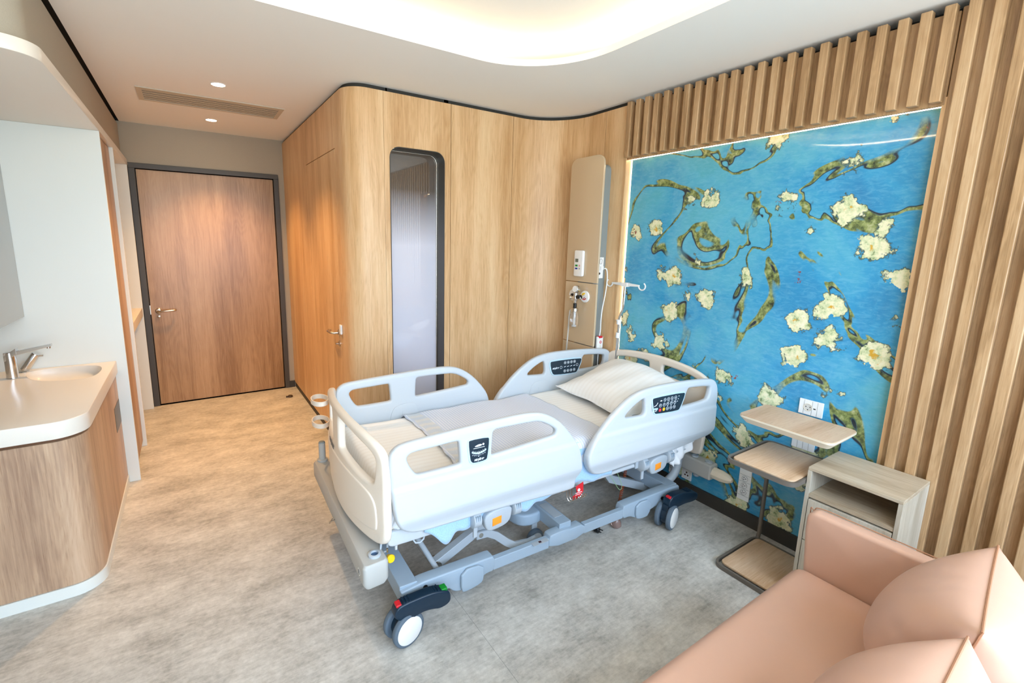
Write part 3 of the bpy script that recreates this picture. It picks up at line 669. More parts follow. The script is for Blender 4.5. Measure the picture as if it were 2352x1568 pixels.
# white socket plate on the side face of unit + handset cable
b = MB(); b.box(2.628, 2.712, 2.528, 2.537, 1.432, 1.592); b.mi = 1; b.plate(rrect(2.668, 2.695, 1.540, 1.582, .012, 5), [rrect(2.670, 2.693, 1.542, 1.580, .010, 5)], 2.526, 2.529, 0, lambda a, c, d: (a, d, c)); b.mi = 2; b.lathe((2.672, 2.529, 1.468), (0, -1, 0), [(0, .009), (.004, .008)], 16)
b.mi = 0; b.box(2.672, 2.700, 2.512, 2.53, 1.496, 1.524)
tag(obj('socket_plate', b, [M['white'], M['printgrey'], M['black']], bev=.002), 'white socket plate on the grey side of the beige panel with a cable plugged in', 'socket')
b = MB(); cpts = [(2.70, 2.508, 1.508), (2.717, 2.497, 1.500), (2.724, 2.492, 1.44), (2.715, 2.49, 1.33), (2.690, 2.49, 1.20), (2.682, 2.49, 1.10), (2.684, 2.49, 1.03), (2.680, 2.492, .985)]
def cr_(P, n=8):
    Q = []
    for i in range(len(P) - 1):
        p0 = Vector(P[max(i - 1, 0)]); p1 = Vector(P[i]); p2 = Vector(P[i + 1]); p3 = Vector(P[min(i + 2, len(P) - 1)])
        for k in range(n):
            t = k / n; Q.append(.5 * ((2 * p1) + (p2 - p0) * t + (2 * p0 - 5 * p1 + 4 * p2 - p3) * t * t + (3 * p1 - p0 - 3 * p2 + p3) * t ** 3))
    Q.append(Vector(P[-1])); return Q
b.tube(cr_(cpts), .0045, 8)
hs = empty('call_handset', (2.68, 2.49, .93)); tag(hs, 'white nurse call handset with red top hanging by its white cable beside the bed', 'handset')
b2 = b; o = obj('cable', b2, M['white'], hs); o.location = (-2.68, -2.49, -.93)
b = MB(); b.box(-.032, .032, -.012, .012, -.048, .050); obj('body', b, M['white'], hs, bev=.008, seg=3)
b = MB(); b.box(-.022, .022, -.013, .013, .036, .053); obj('top_light', b, M['red'], hs, bev=.004)
b = MB(); b.plate([(.010 * math.cos(a * PI / 8), .006 + .012 * math.sin(a * PI / 8)) for a in range(16)], [[(.006 * math.cos(a * PI / 8), .006 + .008 * math.sin(a * PI / 8)) for a in range(16)]], -.0145, -.0118, 0, XZ); obj('call_mark', b, M['red'], hs)
b = MB(); b.lathe((0, -.0118, -.018), (0, -1, 0), [(0, .003), (.001, .003)], 10); b.lathe((0, -.0118, -.030), (0, -1, 0), [(0, .003), (.001, .003)], 10); obj('indicator', b, M['yellow'], hs)
b = MB(); b.tube([(-.005, 0, -.048), (-.005, 0, -.25)], .004, 8); obj('cable', b, M['white'], hs)

# sockets on the mural ----------------------------------------------
def frame_plate(y0, y1, z0, z1, label, divs, group=None, vertical=False):
    t = empty('socket_plate', (2.790, (y0 + y1) / 2, (z0 + z1) / 2)); tag(t, label, 'socket', group)
    cy_, cz_ = (y0 + y1) / 2, (z0 + z1) / 2
    b = MB(); b.box(-.009, 0, y0 - cy_, y1 - cy_, z0 - cz_, z1 - cz_); obj('cover', b, M['white'], t, bev=.0015)
    for d in divs:
        b = MB()
        if vertical: b.box(-.0096, -.0088, y0 - cy_ + .003, y1 - cy_ - .003, d - cz_ - .0005, d - cz_ + .0005)
        else: b.box(-.0096, -.0088, d - cy_ - .0005, d - cy_ + .0005, z0 - cz_ + .003, z1 - cz_ - .003)
        obj('joint', b, M['printgrey'], t)
    return t, cy_, cz_
def outlet(t, y, z, kind='eu'):
    b = MB()
    if kind == 'eu':
        b.plate([(y + .021 * math.cos(a * PI / 12), z + .021 * math.sin(a * PI / 12)) for a in range(24)], [[(y + .019 * math.cos(a * PI / 12), z + .019 * math.sin(a * PI / 12)) for a in range(24)]], -.0115, -.0088, 0, YZ); obj('outlet_rim', b, M['cream'], t)
        b = MB(); b.lathe((-.009, y, z), (-1, 0, 0), [(0, .019), (.0006, .019)], 24); obj('outlet_well', b, plain('socket_well', '#d8d2c8', .5), t)
        b = MB(); pts = ((-.010, .003), (.010, .003), (0, -.013))
    else:
        b.plate([(y + .018 * math.cos(a * PI / 12), z + .018 * math.sin(a * PI / 12)) for a in range(24)], [[(y + .0172 * math.cos(a * PI / 12), z + .0172 * math.sin(a * PI / 12)) for a in range(24)]], -.0105, -.0088, 0, YZ); obj('outlet_rim', b, M['printgrey'], t)
        b = MB(); pts = ((.006, .006), (.006, -.006), (-.005, 0))
    for a, c in pts: b.lathe((-.0092, y + a, z + c), (-1, 0, 0), [(0, .0028), (.0012, .0028)], 10)
    obj('pin_hole', b, M['black'], t)
t, cy_, cz_ = frame_plate(.986, 1.100, .800, .883, 'white wall socket with usb port above the wooden overbed tray', [1.076, 1.037, 1.012])
outlet(t, 1.056 - cy_, .842 - cz_); b = MB(); b.box(-.0098, -.0088, 1.019 - cy_, 1.030 - cy_, .838 - cz_, .844 - cz_); obj('usb_port', b, M['black'], t)
t, cy_, cz_ = frame_plate(.999, 1.110, .600, .680, 'white blank wall plate half hidden between the two wooden trays', [1.082, 1.055, 1.027])
t, cy_, cz_ = frame_plate(1.295, 1.367, .150, .352, 'tall white triple socket plate low on the blue picture beside the side table', [.315, .270, .225, .180], vertical=True)
for k, z in enumerate((.292, .247, .202)): outlet(t, 1.331 - cy_, z - cz_, 'il')
t, cy_, cz_ = frame_plate(1.677, 1.749, .108, .183, 'white square socket low on the blue picture below the head bumper bar', [])
b = MB(); b.plate(rrect(-.026, .026, -.026, .026, .004, 3), [rrect(-.024, .024, -.024, .024, .004, 3)], -.0105, -.0088, 0, YZ); obj('outlet_rim', b, M['cream'], t)
b = MB()
for a, c in ((.010, -.006), (-.010, -.006), (0, .013)): b.lathe((-.0092, a, c), (-1, 0, 0), [(0, .006), (.0015, .006)], 14)
obj('pin_hole', b, plain('brown_pin', '#5a3a2a', .4), t)
t, cy_, cz_ = frame_plate(1.777, 1.850, .104, .178, 'white socket plate with round outlet low on the blue picture behind the bed leg tube', [])
outlet(t, 1.828 - cy_, .150 - cz_, 'il')

# ================================================================= SOFA
sf = empty('sofa', (1.25, .25, 0)); tag(sf, 'tan leather sofa with a slim square arm in the lower right, under the slatted wall', 'sofa')
def sobj(name, mb, mat, **k): o = obj(name, mb, mat, sf, **k); o.location = (-1.25, -.25, 0); return o
def armprof():
    b = MB(); P = [(-.28, .05), (.655, .05), (.700, .60)] + arc(.665, .650, .035, 0, PI / 2, 6) + [(-.28, .685)]
    b.plate(P, [], 1.972, 2.032, .016, lambda a, c, d: (d, a, c), res=3); return b
sobj('armrest', armprof(), M['leather'])
b = MB(); b.tube(cr_([(2.024, .655, .06), (2.024, .704, .62), (2.024, .694, .668), (2.024, .664, .6875), (2.024, .5, .688), (2.024, -.27, .688)], 6), .0022, 8); sobj('piping', b, M['stitch'])
def soft(x0, x1, y0, y1, z0, z1, r, crown=.0, n=14):
    """softly rounded upholstered block"""
    b = MB()
    P = rrect(y0, y1, z0, z1, r, 6)
    b.plate(P, [], x0, x1, min(r, .03), lambda a, c, d: (d, a, c), res=3)
    return b
sobj('seat', soft(.42, 1.970, -.02, .715, .26, .450, .055), M['leather'])
sobj('base', MB().box(.44, 1.97, -.25, .66, .05, .26), M['leather'], bev=.01)
sobj('backrest', soft(.42, 1.970, -.27, -.03, .10, .70, .05), M['leather'])
sobj('armrest', (lambda b: (b.plate([(-.28, .05), (.655, .05), (.700, .60)] + arc(.665, .650, .035, 0, PI / 2, 6) + [(-.28, .685)], [], .36, .42, .016, lambda a, c, d: (d, a, c)), b)[1])(MB()), M['leather'])
for x in (.46, 1.93):
    for y in (-.2, .60):
        sobj('leg', MB().cyl((x, y, 0), (x, y, .05), .02), M['black'])
def cushion(cx_, w_, h_, T, label, seed, name='back_cushion', mat='leather', z0=.452, yb=.215, tilt=.16, rz=0):
    t = empty(name, (cx_, yb, z0), rz); rnd = random.Random(seed)
    ph = [rnd.uniform(0, 6) for _ in range(8)]
    def P(a, c, side):
        s1 = a * 2 - 1; s2 = c * 2 - 1
        e = max(0, 1 - abs(s1) ** 2.6) ** .55 * max(0, 1 - abs(s2) ** 2.6) ** .55
        ear = 1 - .06 * (1 - s2 * s2) * abs(s1) - .0
        ear2 = 1 - .05 * (1 - s1 * s1) * (1 if s2 > 0 else .0)
        x = s1 * w_ / 2 * ear; z = h_ / 2 + s2 * h_ / 2 * ear2
        y = side * T * e * (1.05 - .25 * s2)
        # wrinkles running from the seam
        y += side * .0020 * math.sin(38 * a + ph[0] + 3 * s2) * (abs(s2) ** 3) * (1 - abs(s1)) * e * 2
        y += side * .003 * math.sin(31 * c + ph[1]) * abs(s1) ** 4 * (1 - abs(s2) ** 2) * e * 2
        y2 = y - z * math.sin(tilt) ; z2 = z * math.cos(tilt) + y * math.sin(tilt) * .6
        return Vector((x, y2 + .05, max(z2, .0) + .004))
    b = MB(); b.surf(40, 40, lambda a, c: P(a, c, 1)); b.surf(40, 40, lambda a, c: P(a, c, -1)); obj('cover', b, M[mat], t, sharp=80)
    loop = [P(i / 40, 1, 1) for i in range(41)] + [P(1, 1 - i / 40, 1) for i in range(1, 41)] + [P(1 - i / 40, 0, 1) for i in range(1, 41)] + [P(0, i / 40, 1) for i in range(1, 40)]
    b = MB(); b.tube(loop, .0030, 6, closed=True); obj('piping', b, M['stitch'], t)
    tag(t, label, 'cushion'); return t
cushion(1.715, .50, .385, .165, 'plump tan leather back cushion against the sofa arm, by the slatted wall', 1, yb=.190, rz=.12)
cushion(1.205, .50, .365, .165, 'plump tan leather back cushion in the bottom right corner, nearest the camera', 2, yb=.165, rz=.04)

# ================================================================= NIGHTSTAND + SIDE TABLES
nsx0, nsx1, nsy0, nsy1, nz = 2.372, 2.696, .517, .862, .690
ns = empty('nightstand', (2.53, .69, 0)); tag(ns, 'pale oak nightstand with an open top compartment behind the sofa arm', 'nightstand')
M['oak_ns'] = wood('oak_nightstand', '#cdbfa8', '#bba990', '#9a8468', 'y', scale=1.3, off=1.4)
M['oak_nsz'] = wood('oak_nightstand_side', '#d0c8b8', '#c2b7a4', '#a89a84', 'z', scale=1.3, off=5.4)
def nobj(name, mb, mat, **k): o = obj(name, mb, mat, ns, **k); o.location = (-2.53, -.69, 0); return o
nobj('top', MB().box(nsx0, nsx1, nsy0, nsy1, nz - .016, nz), M['oak_ns'], bev=.002)
nobj('side_panel', MB().box(nsx0, nsx1, nsy0, nsy0 + .016, .05, nz - .0165), M['oak_nsz'], bev=.001)
nobj('side_panel', MB().box(nsx0, nsx1, nsy1 - .016, nsy1, .05, nz - .0165), M['oak_nsz'], bev=.001)
nobj('shelf', MB().box(nsx0 + .002, nsx1, nsy0 + .017, nsy1 - .017, .545, .561), M['oak_ns'])
nobj('back_panel', MB().box(nsx1 - .012, nsx1, nsy0 + .017, nsy1 - .017, .05, nz - .017), M['oak_nsz'])
nobj('drawer', MB().box(nsx0 - .002, nsx0 + .30, nsy0 + .019, nsy1 - .019, .33, .536), M['oak_nsz'], bev=.001)
nobj('door', MB().box(nsx0 - .002, nsx0 + .30, nsy0 + .019, nsy1 - .019, .06, .325), M['oak_nsz'], bev=.001)
nobj('plinth', MB().box(nsx0 + .02, nsx1, nsy0 + .01, nsy1 - .01, 0, .05), M['skirt'])

ot = empty('overbed_tray', (2.53, 1.0, 0)); tag(ot, 'upper wooden tray table with a cream underside beneath the usb wall socket', 'tray table')
def oobj(name, mb, mat, **k): o = obj(name, mb, mat, ot, **k); o.location = (-2.53, -1.0, 0); return o
# tray corners from the photograph at z .83
tz = .828; TP = [(2.383, .790), (2.672, .790), (2.680, 1.218), (2.390, 1.218)]
def rcorner(P, r, n=6):
    Q = []
    for i in range(len(P)):
        p = Vector(P[i]); a = (Vector(P[i - 1]) - p).normalized(); c = (Vector(P[(i + 1) % len(P)]) - p).normalized()
        s0 = p + a * r; s1 = p + c * r
        for k in range(n + 1):
            t = k / n; Q.append(tuple((1 - t) ** 2 * s0 + 2 * t * (1 - t) * p + t * t * s1))
    return Q
top = rcorner(TP, .035); cxx = 2.53; cyy = 1.0
b = MB(); b.plate(top, [], tz - .003, tz, 0, XY); oobj('tray_top', b, M['oak_tray'])
inset = [(cxx + (p[0] - cxx) * .86, cyy + (p[1] - cyy) * .90) for p in top]
out_ = [(cxx + (p[0] - cxx) * 1.012, cyy + (p[1] - cyy) * 1.008) for p in top]
b = MB(); b.loft([[Vector((p[0], p[1], tz - .0035)) for p in out_], [Vector((p[0], p[1], tz - .012)) for p in out_], [Vector((p[0], p[1], tz - .042)) for p in inset]]); oobj('tray_body', b, M['cream'], sharp=30)
b = MB(); b.box(2.56, 2.789, .985, 1.075, tz - .070, tz - .043); oobj('wall_bracket', b, M['wire'], bev=.003)

st = empty('side_table', (2.47, 1.0, 0)); tag(st, 'c-shaped side table with two oak shelves in dark bent metal rings by the nightstand', 'side table')
def stobj(name, mb, mat, **k): o = obj(name, mb, mat, st, **k); o.location = (-2.47, -1.0, 0); return o
z1 = .615
ringm = rcorner([(2.262, .870), (2.685, .870), (2.685, 1.190), (2.262, 1.190)], .05, 6)
ringb = rcorner([(2.270, .870), (2.690, .870), (2.690, 1.190), (2.270, 1.190)], .05, 6)
b = MB(); b.tube([(p[0], p[1], z1) for p in ringm], .01, closed=True, flat=(.011, .005)); stobj('ring_frame', b, M['wire'], sharp=40)
b = MB(); b.tube([(p[0], p[1], .012) for p in ringb], .01, closed=True, flat=(.011, .006)); stobj('ring_frame', b, M['wire'], sharp=40)
b = MB(); b.tube([(2.690, 1.175, .02), (2.700, 1.175, .05), (2.700, 1.175, .58), (2.690, 1.175, z1)], .011, 12); stobj('post', b, M['wire'])
def shelfp(z, x0, x1, y0, y1):
    b = MB(); b.plate(rcorner([(x0, y0), (x1, y0), (x1, y1), (x0, y1)], .035), [], z, z + .014, .004, XY); return b
stobj('shelf', shelfp(z1 - .002, 2.283, 2.672, .880, 1.172), M['oak_tray'])
stobj('shelf', shelfp(.014, 2.292, 2.675, .882, 1.172), M['oak_tray'])

# ================================================================= BED  (local: u along bed from foot, v across, z up)
BED_O = (0.41788, 2.08316, 0); BED_R = -0.036
bed = empty('hospital_bed', BED_O, BED_R); tag(bed, 'white adjustable hospital bed with raised side rails standing in front of the blue picture', 'bed')
def bobj(name, mb, mats, parent=None, **k): return obj(name, mb, mats, parent or bed, **k)

# ---- side rails
foot_out = [[0.201, 0.833], [0.206, 0.863], [0.223, 0.884], [0.254, 0.899], [0.348, 0.905], [0.512, 0.912], [0.658, 0.918], [0.83, 0.921], [0.909, 0.915], [0.964, 0.901], [1.021, 0.872], [1.081, 0.826], [1.144, 0.757], [1.185, 0.70], [1.204, 0.645], [1.211, 0.583], [1.203, 0.54], [1.18, 0.515], [1.178, 0.478], [1.165, 0.462], [1.039, 0.466], [0.822, 0.479], [0.62, 0.487], [0.463, 0.490], [0.351, 0.493], [0.301, 0.50], [0.269, 0.513], [0.241, 0.537], [0.226, 0.567], [0.217, 0.606], [0.207, 0.71], [0.201, 0.81]]
foot_w1 = [[0.274, 0.832], [0.28, 0.846], [0.30, 0.855], [0.389, 0.857], [0.495, 0.861], [0.506, 0.858], [0.51, 0.847], [0.518, 0.765], [0.516, 0.755], [0.5, 0.751], [0.331, 0.751], [0.315, 0.757], [0.299, 0.778], [0.284, 0.805]]
foot_w2 = [[0.678, 0.862], [0.683, 0.872], [0.697, 0.876], [0.9, 0.872], [0.938, 0.865], [0.977, 0.848], [1.024, 0.818], [1.037, 0.803], [1.037, 0.786], [1.026, 0.777], [0.691, 0.757], [0.676, 0.76], [0.673, 0.772]]
foot_pan = [[0.551, 0.848], [0.557, 0.856], [0.647, 0.853], [0.655, 0.843], [0.647, 0.758], [0.638, 0.748], [0.577, 0.747], [0.566, 0.756], [0.561, 0.768]]
head_out = [[1.247, 0.592], [1.252, 0.627], [1.289, 0.686], [1.339, 0.738], [1.39, 0.788], [1.465, 0.843], [1.544, 0.888], [1.627, 0.912], [1.733, 0.921], [1.874, 0.920], [2.023, 0.914], [2.215, 0.899], [2.273, 0.887], [2.305, 0.861], [2.325, 0.815], [2.328, 0.735], [2.317, 0.635], [2.307, 0.575], [2.285, 0.540], [2.25, 0.525], [2.16, 0.520], [2.085, 0.508], [1.884, 0.496], [1.604, 0.494], [1.517, 0.494], [1.44, 0.492], [1.368, 0.492], [1.328, 0.497], [1.288, 0.513], [1.256, 0.55]]
head_w1 = [[1.640, 0.864], [1.657, 0.856], [1.666, 0.800], [1.664, 0.772], [1.648, 0.766], [1.522, 0.776], [1.512, 0.784], [1.516, 0.796], [1.575, 0.836]]
head_w2 = [[2.021, 0.861], [2.037, 0.869], [2.223, 0.853], [2.241, 0.838], [2.236, 0.784], [2.215, 0.763], [1.985, 0.759], [1.980, 0.768]]
head_pan = [[1.711, 0.847], [1.720, 0.859], [1.982, 0.853], [1.993, 0.838], [1.956, 0.758], [1.937, 0.749], [1.753, 0.760], [1.736, 0.768]]
def inset_poly(P, d):
    """offset a clockwise/anticlockwise outline inward by d"""
    A = sum(P[i][0] * P[(i + 1) % len(P)][1] - P[(i + 1) % len(P)][0] * P[i][1] for i in range(len(P)))
    s = 1 if A > 0 else -1; Q = []
    for i, p in enumerate(P):
        a = Vector(P[i - 1]); c = Vector(P[(i + 1) % len(P)]); t = (c - a).normalized(); Q.append((p[0] - t.y * d * s, p[1] + t.x * d * s))
    return Q
def side_rail(kind, side):
    """side = -1 near (towards the camera), +1 far. outer face at |v|=.48"""
    out, wins, pan = (foot_out, (foot_w1, foot_w2), foot_pan) if kind == 'foot' else (head_out, (head_w1, head_w2), head_pan)
    def fn(a, c, d):
        # the rail leans out slightly towards its foot and bulges mid height; d: 0 inner .. 1 outer thickness
        t_ = d / .034
        prof = .007 * sm((.722 - c) / .020) + .013 * max(0, min(1, (.702 - c) / .125)) ** 1.3 - .016 * sm((.582 - c) / .075)
        return (a, side * ((.440 if side < 0 else .416) + d + prof * max(0, min(1, t_))), c)
    b = MB(); O_ = rc([tuple(p) for p in out], 1); W_ = [rc([tuple(p) for p in q], 1) for q in wins]
    b.plate(O_, W_, 0, .036, .014, fn, res=4, ycuts=[.49 + .0085 * q for q in range(29)])
    # rim strip under the windows
    r = bobj('side_rail', b, M['bedwhite'], sharp=50)
    # keypad on the outer face
    fk = lambda a, c, d: fn(a, c, d + .0024)
    k = MB(); k.mi = 1; k.plate(rc(inset_poly([tuple(p) for p in pan], -.009), 1), [], .030, .0362, .002, fk)
    k.mi = 0; k.plate(rc([tuple(p) for p in pan], 1), [], .034, .0372, .0008, fk)
    k.mi = 2
    T = lambda u0, z0, sg=1: (lambda a, c, d: fk(u0 + a * (-side) * sg, z0 + c, .0374 + d))
    def disc(u, z, r0, r1=None, n=18, mi=2):
        k.mi = mi; o_ = [(u + r0 * math.cos(2 * PI * i / n), z + r0 * math.sin(2 * PI * i / n)) for i in range(n)]
        h = [[(u + r1 * math.cos(2 * PI * i / n), z + r1 * math.sin(2 * PI * i / n)) for i in range(n)]] if r1 else []
        k.plate(o_, h, .0370, .0378, 0, fk); k.mi = 2
    def bar(u0, z0, u1, z1, wd, mi=2):
        k.mi = mi; d = Vector((u1 - u0, z1 - z0)).normalized(); n = Vector((-d.y, d.x)) * wd / 2
        k.plate([(u0 + n.x, z0 + n.y), (u1 + n.x, z1 + n.y), (u1 - n.x, z1 - n.y), (u0 - n.x, z0 - n.y)], [], .0370, .0378, 0, fk); k.mi = 2
    if kind == 'foot':
        uc = .603
        k.plate(rc([(uc - .026, .822), (uc - .005, .830), (uc + .012, .829), (uc + .014, .822), (uc - .005, .819)], 1), [], .0370, .0378, 0, fk)
        disc(uc + .021, .8265, .005); bar(uc - .028, .814, uc + .028, .814, .002)
        P1 = [(uc - .036 + .072 * i / 10, .789 + .010 * (2 * i / 10 - 1) ** 2 + .0) for i in range(11)]
        k.mi = 1; k.plate([(p[0], p[1] + .0038) for p in P1] + [(p[0], p[1] - .0038) for p in reversed(P1)], [], .0370, .0377, 0, fk); k.mi = 2
        for i in range(7):
            uu = uc - .030 + .010 * i; zz = .789 + .010 * (2 * ((uu - uc + .036) / .072) - 1) ** 2; bar(uu, zz + .003, uu, zz + .0085, .0022)
        bar(uc, .782, uc, .798, .003)
        for i, s_ in enumerate(('15°', '10°', '5°', '', '5°', '10°', '15°')):
            if s_:
                q = i if side < 0 else i; k.text(s_, .0062, T(uc - .030 + .010 * i, .7785 + .006 * (abs(i - 3) / 3) ** 2, 1))
        k.text('0°', .009, T(uc, .775)); k.text('stryker', .0165, T(uc + .001, .7605), shear=.18, bold=.0006)
    else:
        for j, (us, zz) in enumerate((((1.815, 1.845, 1.876, 1.907), .834), ((1.780, 1.812, 1.842, 1.873, 1.904), .806), ((1.780, 1.812, 1.842, 1.872, 1.902), .779))):
            for q, uu in enumerate(us):
                if j == 2 and q < 2 and side < 0: disc(uu, zz, .0105, mi=3 if q == 0 else 4); disc(uu, zz, .004)
                elif side > 0 and ((j == 2 and q < 2) or (j == 0 and q == 0) or (j == 1 and q == 0)): continue
                else: disc(uu, zz, .0105, .0088); bar(uu - .0045, zz, uu + .0045, zz + (.003 if j == 1 else 0), .003)
        for uu in (1.842, 1.873, 1.904): bar(uu, .790, uu, .796, .001); bar(uu + .001, .818, uu + .001, .823, .001); disc(uu + .011, .820, .0022)
        for zz in (.838, .822, .808): disc(1.936 - (.838 - zz) * .3, zz, .003)
        if side < 0:
            bar(1.776, .833, 1.792, .833, .006); bar(1.728, .808, 1.745, .812, .004); bar(1.745, .812, 1.757, .826, .004)
            bar(1.712, .828, 1.716, .796, .008, 1); bar(1.716, .796, 1.722, .782, .006, 1); bar(1.728, .793, 1.760, .790, .010, 1)
            for q in range(5): disc(1.712 + .010 * q, .781 - .002 * (q % 2), .0025)
            bar(1.745, .786, 1.745, .774, .003)
        else: k.text('stryker', .020, T(1.752, .806), shear=.18, bold=.0006)
    bobj('control_panel', k, [M['panel'], M['panelrim'], M['print'], M['red'], M['yellow']], r, sharp=40)
    # inner face: release flap and, for the far rails, the keypad facing the patient
    fl = MB(); uc = .60 if kind == 'foot' else 1.62
    fl.plate(rc([(uc - .095, .60), (uc - .080, .700), (uc - .03, .724), (uc + .03, .728), (uc + .075, .716), (uc + .095, .60)], 2), [], -.003, .002, .0012, fn); fl.plate(rrect(uc - .015, uc + .005, .655, .683, .002, 2), [], -.0045, -.002, 0, fn)
    bobj('release_flap', fl, M['bedwhite'], r, sharp=40)
    if side > 0:
        k2 = MB()
        if kind == 'head':
            pan2 = [(1.700, .845), (1.712, .858), (1.985, .853), (2.000, .840), (1.960, .755), (1.940, .746), (1.752, .752), (1.722, .765)]
            k2.mi = 1; k2.plate(rc(inset_poly(pan2, -.009), 1), [], -.006, .002, .002, fn); k2.mi = 0; k2.plate(rc(pan2, 1), [], -.0075, -.004, .0008, fn); k2.mi = 2
            I = lambda u0, z0: (lambda a, c, d: fn(u0 + a, z0 + c, -.0077 - d))
            def disc2(u, z, r0, r1):
                o_ = [(u + r0 * math.cos(2 * PI * i / 18), z + r0 * math.sin(2 * PI * i / 18)) for i in range(18)]; h = [[(u + r1 * math.cos(2 * PI * i / 18), z + r1 * math.sin(2 * PI * i / 18)) for i in range(18)]] if r1 else []
                k2.plate(o_, h, -.0083, -.0074, 0, fn)
            for uu in (1.838, 1.868, 1.898, 1.928): disc2(uu, .834, .0105, .0085); disc2(uu, .772, .0105, .0085); disc2(uu, .834, .004, None); disc2(uu, .772, .004, None); k2.plate([(uu - .009, .800), (uu + .008, .804), (uu + .008, .808), (uu - .009, .804)], [], -.0083, -.0074, 0, fn)
            disc2(1.802, .803, .0105, .0085); disc2(1.955, .806, .0105, .0085)
            k2.text('stryker', .020, I(1.752, .803), shear=.18, bold=.0006)
            bobj('control_panel', k2, [M['panel'], M['panelrim'], M['print']], r, sharp=40)
        else: k2.bm.free()
    return r
for kd in ('foot', 'head'):
    for sd_ in (-1, 1): side_rail(kd, sd_)

# ---- foot board (bowed out) and head board
FU = lambda v: .100 + .080 * (abs(v) / .47) ** 2
def ffn(a, c, d): lean = .02 * max(0, (.62 - c)) ; return (FU(a) + d + lean * 2, a, c)
fo = [(-.44, .455), (-.33, .438), (0, .430), (.33, .438), (.44, .455), (.466, .52), (.470, .72), (.468, .82), (.452, .865), (.41, .893), (.28, .920), (0, .938), (-.28, .920), (-.41, .893), (-.452, .865), (-.468, .82), (-.470, .72), (-.466, .52)]
fwn = [[(.055, .765), (.060, .895), (.075, .898), (.22, .888), (.36, .862), (.405, .840), (.412, .815), (.400, .735), (.385, .720), (.35, .715), (.10, .742), (.065, .750)]]
fwn.append([(-p[0], p[1]) for p in fwn[0]])
b = MB(); b.plate(rc(fo, 2), [rc(q, 2) for q in fwn], 0, .036, .014, ffn, cuts=[i * .035 for i in range(-13, 14)], res=3)
pn = [(-.40, .49), (.40, .49), (.42, .56), (.41, .66), (.30, .690), (0, .700), (-.30, .690), (-.41, .66), (-.42, .56)]
b.plate(rc(pn, 3), [], -.006, .004, .005, ffn, cuts=[i * .035 for i in range(-12, 13)], res=3)
fb = bobj('foot_board', b, M['bedcream'], sharp=60)
b = MB(); b.text('stryker', .046, lambda a, c, d: (FU(.10 - a) - .0025 - d, .10 - a, .715 + c), shear=.18, bold=.0010); bobj('lettering', b, M['printgrey'], fb)
HU = lambda v: 2.315 - .035 * (abs(v) / .44) ** 2
def hfn(a, c, d): return (HU(a) + d, a, c)
ho = [(-.40, .345), (0, .340), (.40, .345), (.436, .40), (.442, .80), (.425, .862), (.37, .893), (.25, .917), (0, .932), (-.25, .917), (-.37, .893), (-.425, .862), (-.442, .80), (-.436, .40)]
hw = [[(.055, .840), (.060, .868), (.075, .875), (.25, .866), (.34, .850), (.355, .835), (.345, .80), (.32, .79), (.075, .80), (.058, .81)]]
hw.append([(-p[0], p[1]) for p in hw[0]])
b = MB(); b.plate(rc(ho, 2), [rc(q, 2) for q in hw], 0, .034, .013, hfn, cuts=[i * .035 for i in range(-12, 13)], res=3)
bobj('head_board', b, M['bedcream'], sharp=60)

# ---- foot bumper bar with sockets, posts, loops
b = MB(); P = rcorner([(.088, -.470), (.198, -.462), (.198, .565), (.088, .575)], .022)
b.loft([[Vector((p[0], p[1], .302)) for p in [( .143 + (q[0] - .143) * .78, q[1] * .985) for q in P]], [Vector((p[0], p[1], .325)) for p in P], [Vector((p[0], p[1], .396)) for p in P], [Vector((p[0], p[1], .410)) for p in [(.143 + (q[0] - .143) * .86, q[1] * .985) for q in P]]])
fbm = bobj('foot_bumper', b, M['bumper'], bev=.003, sharp=30)
b = MB(); b.lathe((.152, -.410, .408), (0, 0, 1), [(0, .026), (.010, .026), (.012, .023), (.012, .016), (-.004, .015)], 28, cap=False); bobj('pole_socket', b, M['bedgrey2'], fbm)
b = MB(); b.lathe((.152, -.410, .411), (0, 0, 1), [(0, .0155), (.001, .0155)], 24); bobj('socket_hole', b, plain('socket_shadow', '#3d5a7d', .6), fbm)
b = MB(); b.lathe((.0885, -.402, .352), (-1, 0, 0), [(0, .016), (.0008, .016)], 24); bobj('sticker', b, M['white'], fbm)
b = MB(); b.plate([(-.402 + .0115 * math.cos(a * PI / 10), .352 + .0115 * math.sin(a * PI / 10)) for a in range(20)], [[(-.402 + .0095 * math.cos(a * PI / 10), .352 + .0095 * math.sin(a * PI / 10)) for a in range(20)]], .0868, .0878, 0, YZ); b.box(.0868, .0878, -.404, -.400, .347, .358); bobj('sticker_print', b, M['printgrey'], fbm)
b = MB(); b.tube([(.087, .02, .345), (.070, .03, .335), (.068, .05, .315), (.074, .07, .310), (.087, .08, .318)], .0035, 8); bobj('hook', b, M['steel'], fbm)
b = MB(); b.cyl((.138, .548, .408), (.138, .548, .520), .019, n=24); b.lathe((.138, .548, .408), (0, 0, 1), [(0, .030), (.012, .030), (.014, .026)], 24); bobj('post', b, M['bumper'])
b = MB(); b.cyl((.138, .548, .520), (.138, .548, .528), .019, .016, n=24); bobj('post_cap', b, M['unitgrey'])
for zc in (.785, .655):
    b = MB(); L_ = [(.135 + .045 * math.cos(t_) , .535 + .075 * math.sin(t_), zc) for t_ in [2 * PI * i / 28 for i in range(28)]]
    b.tube(L_, .01, closed=True, flat=(.013, .003)); bobj('bottle_loop', b, M['bedcream'], sharp=40)

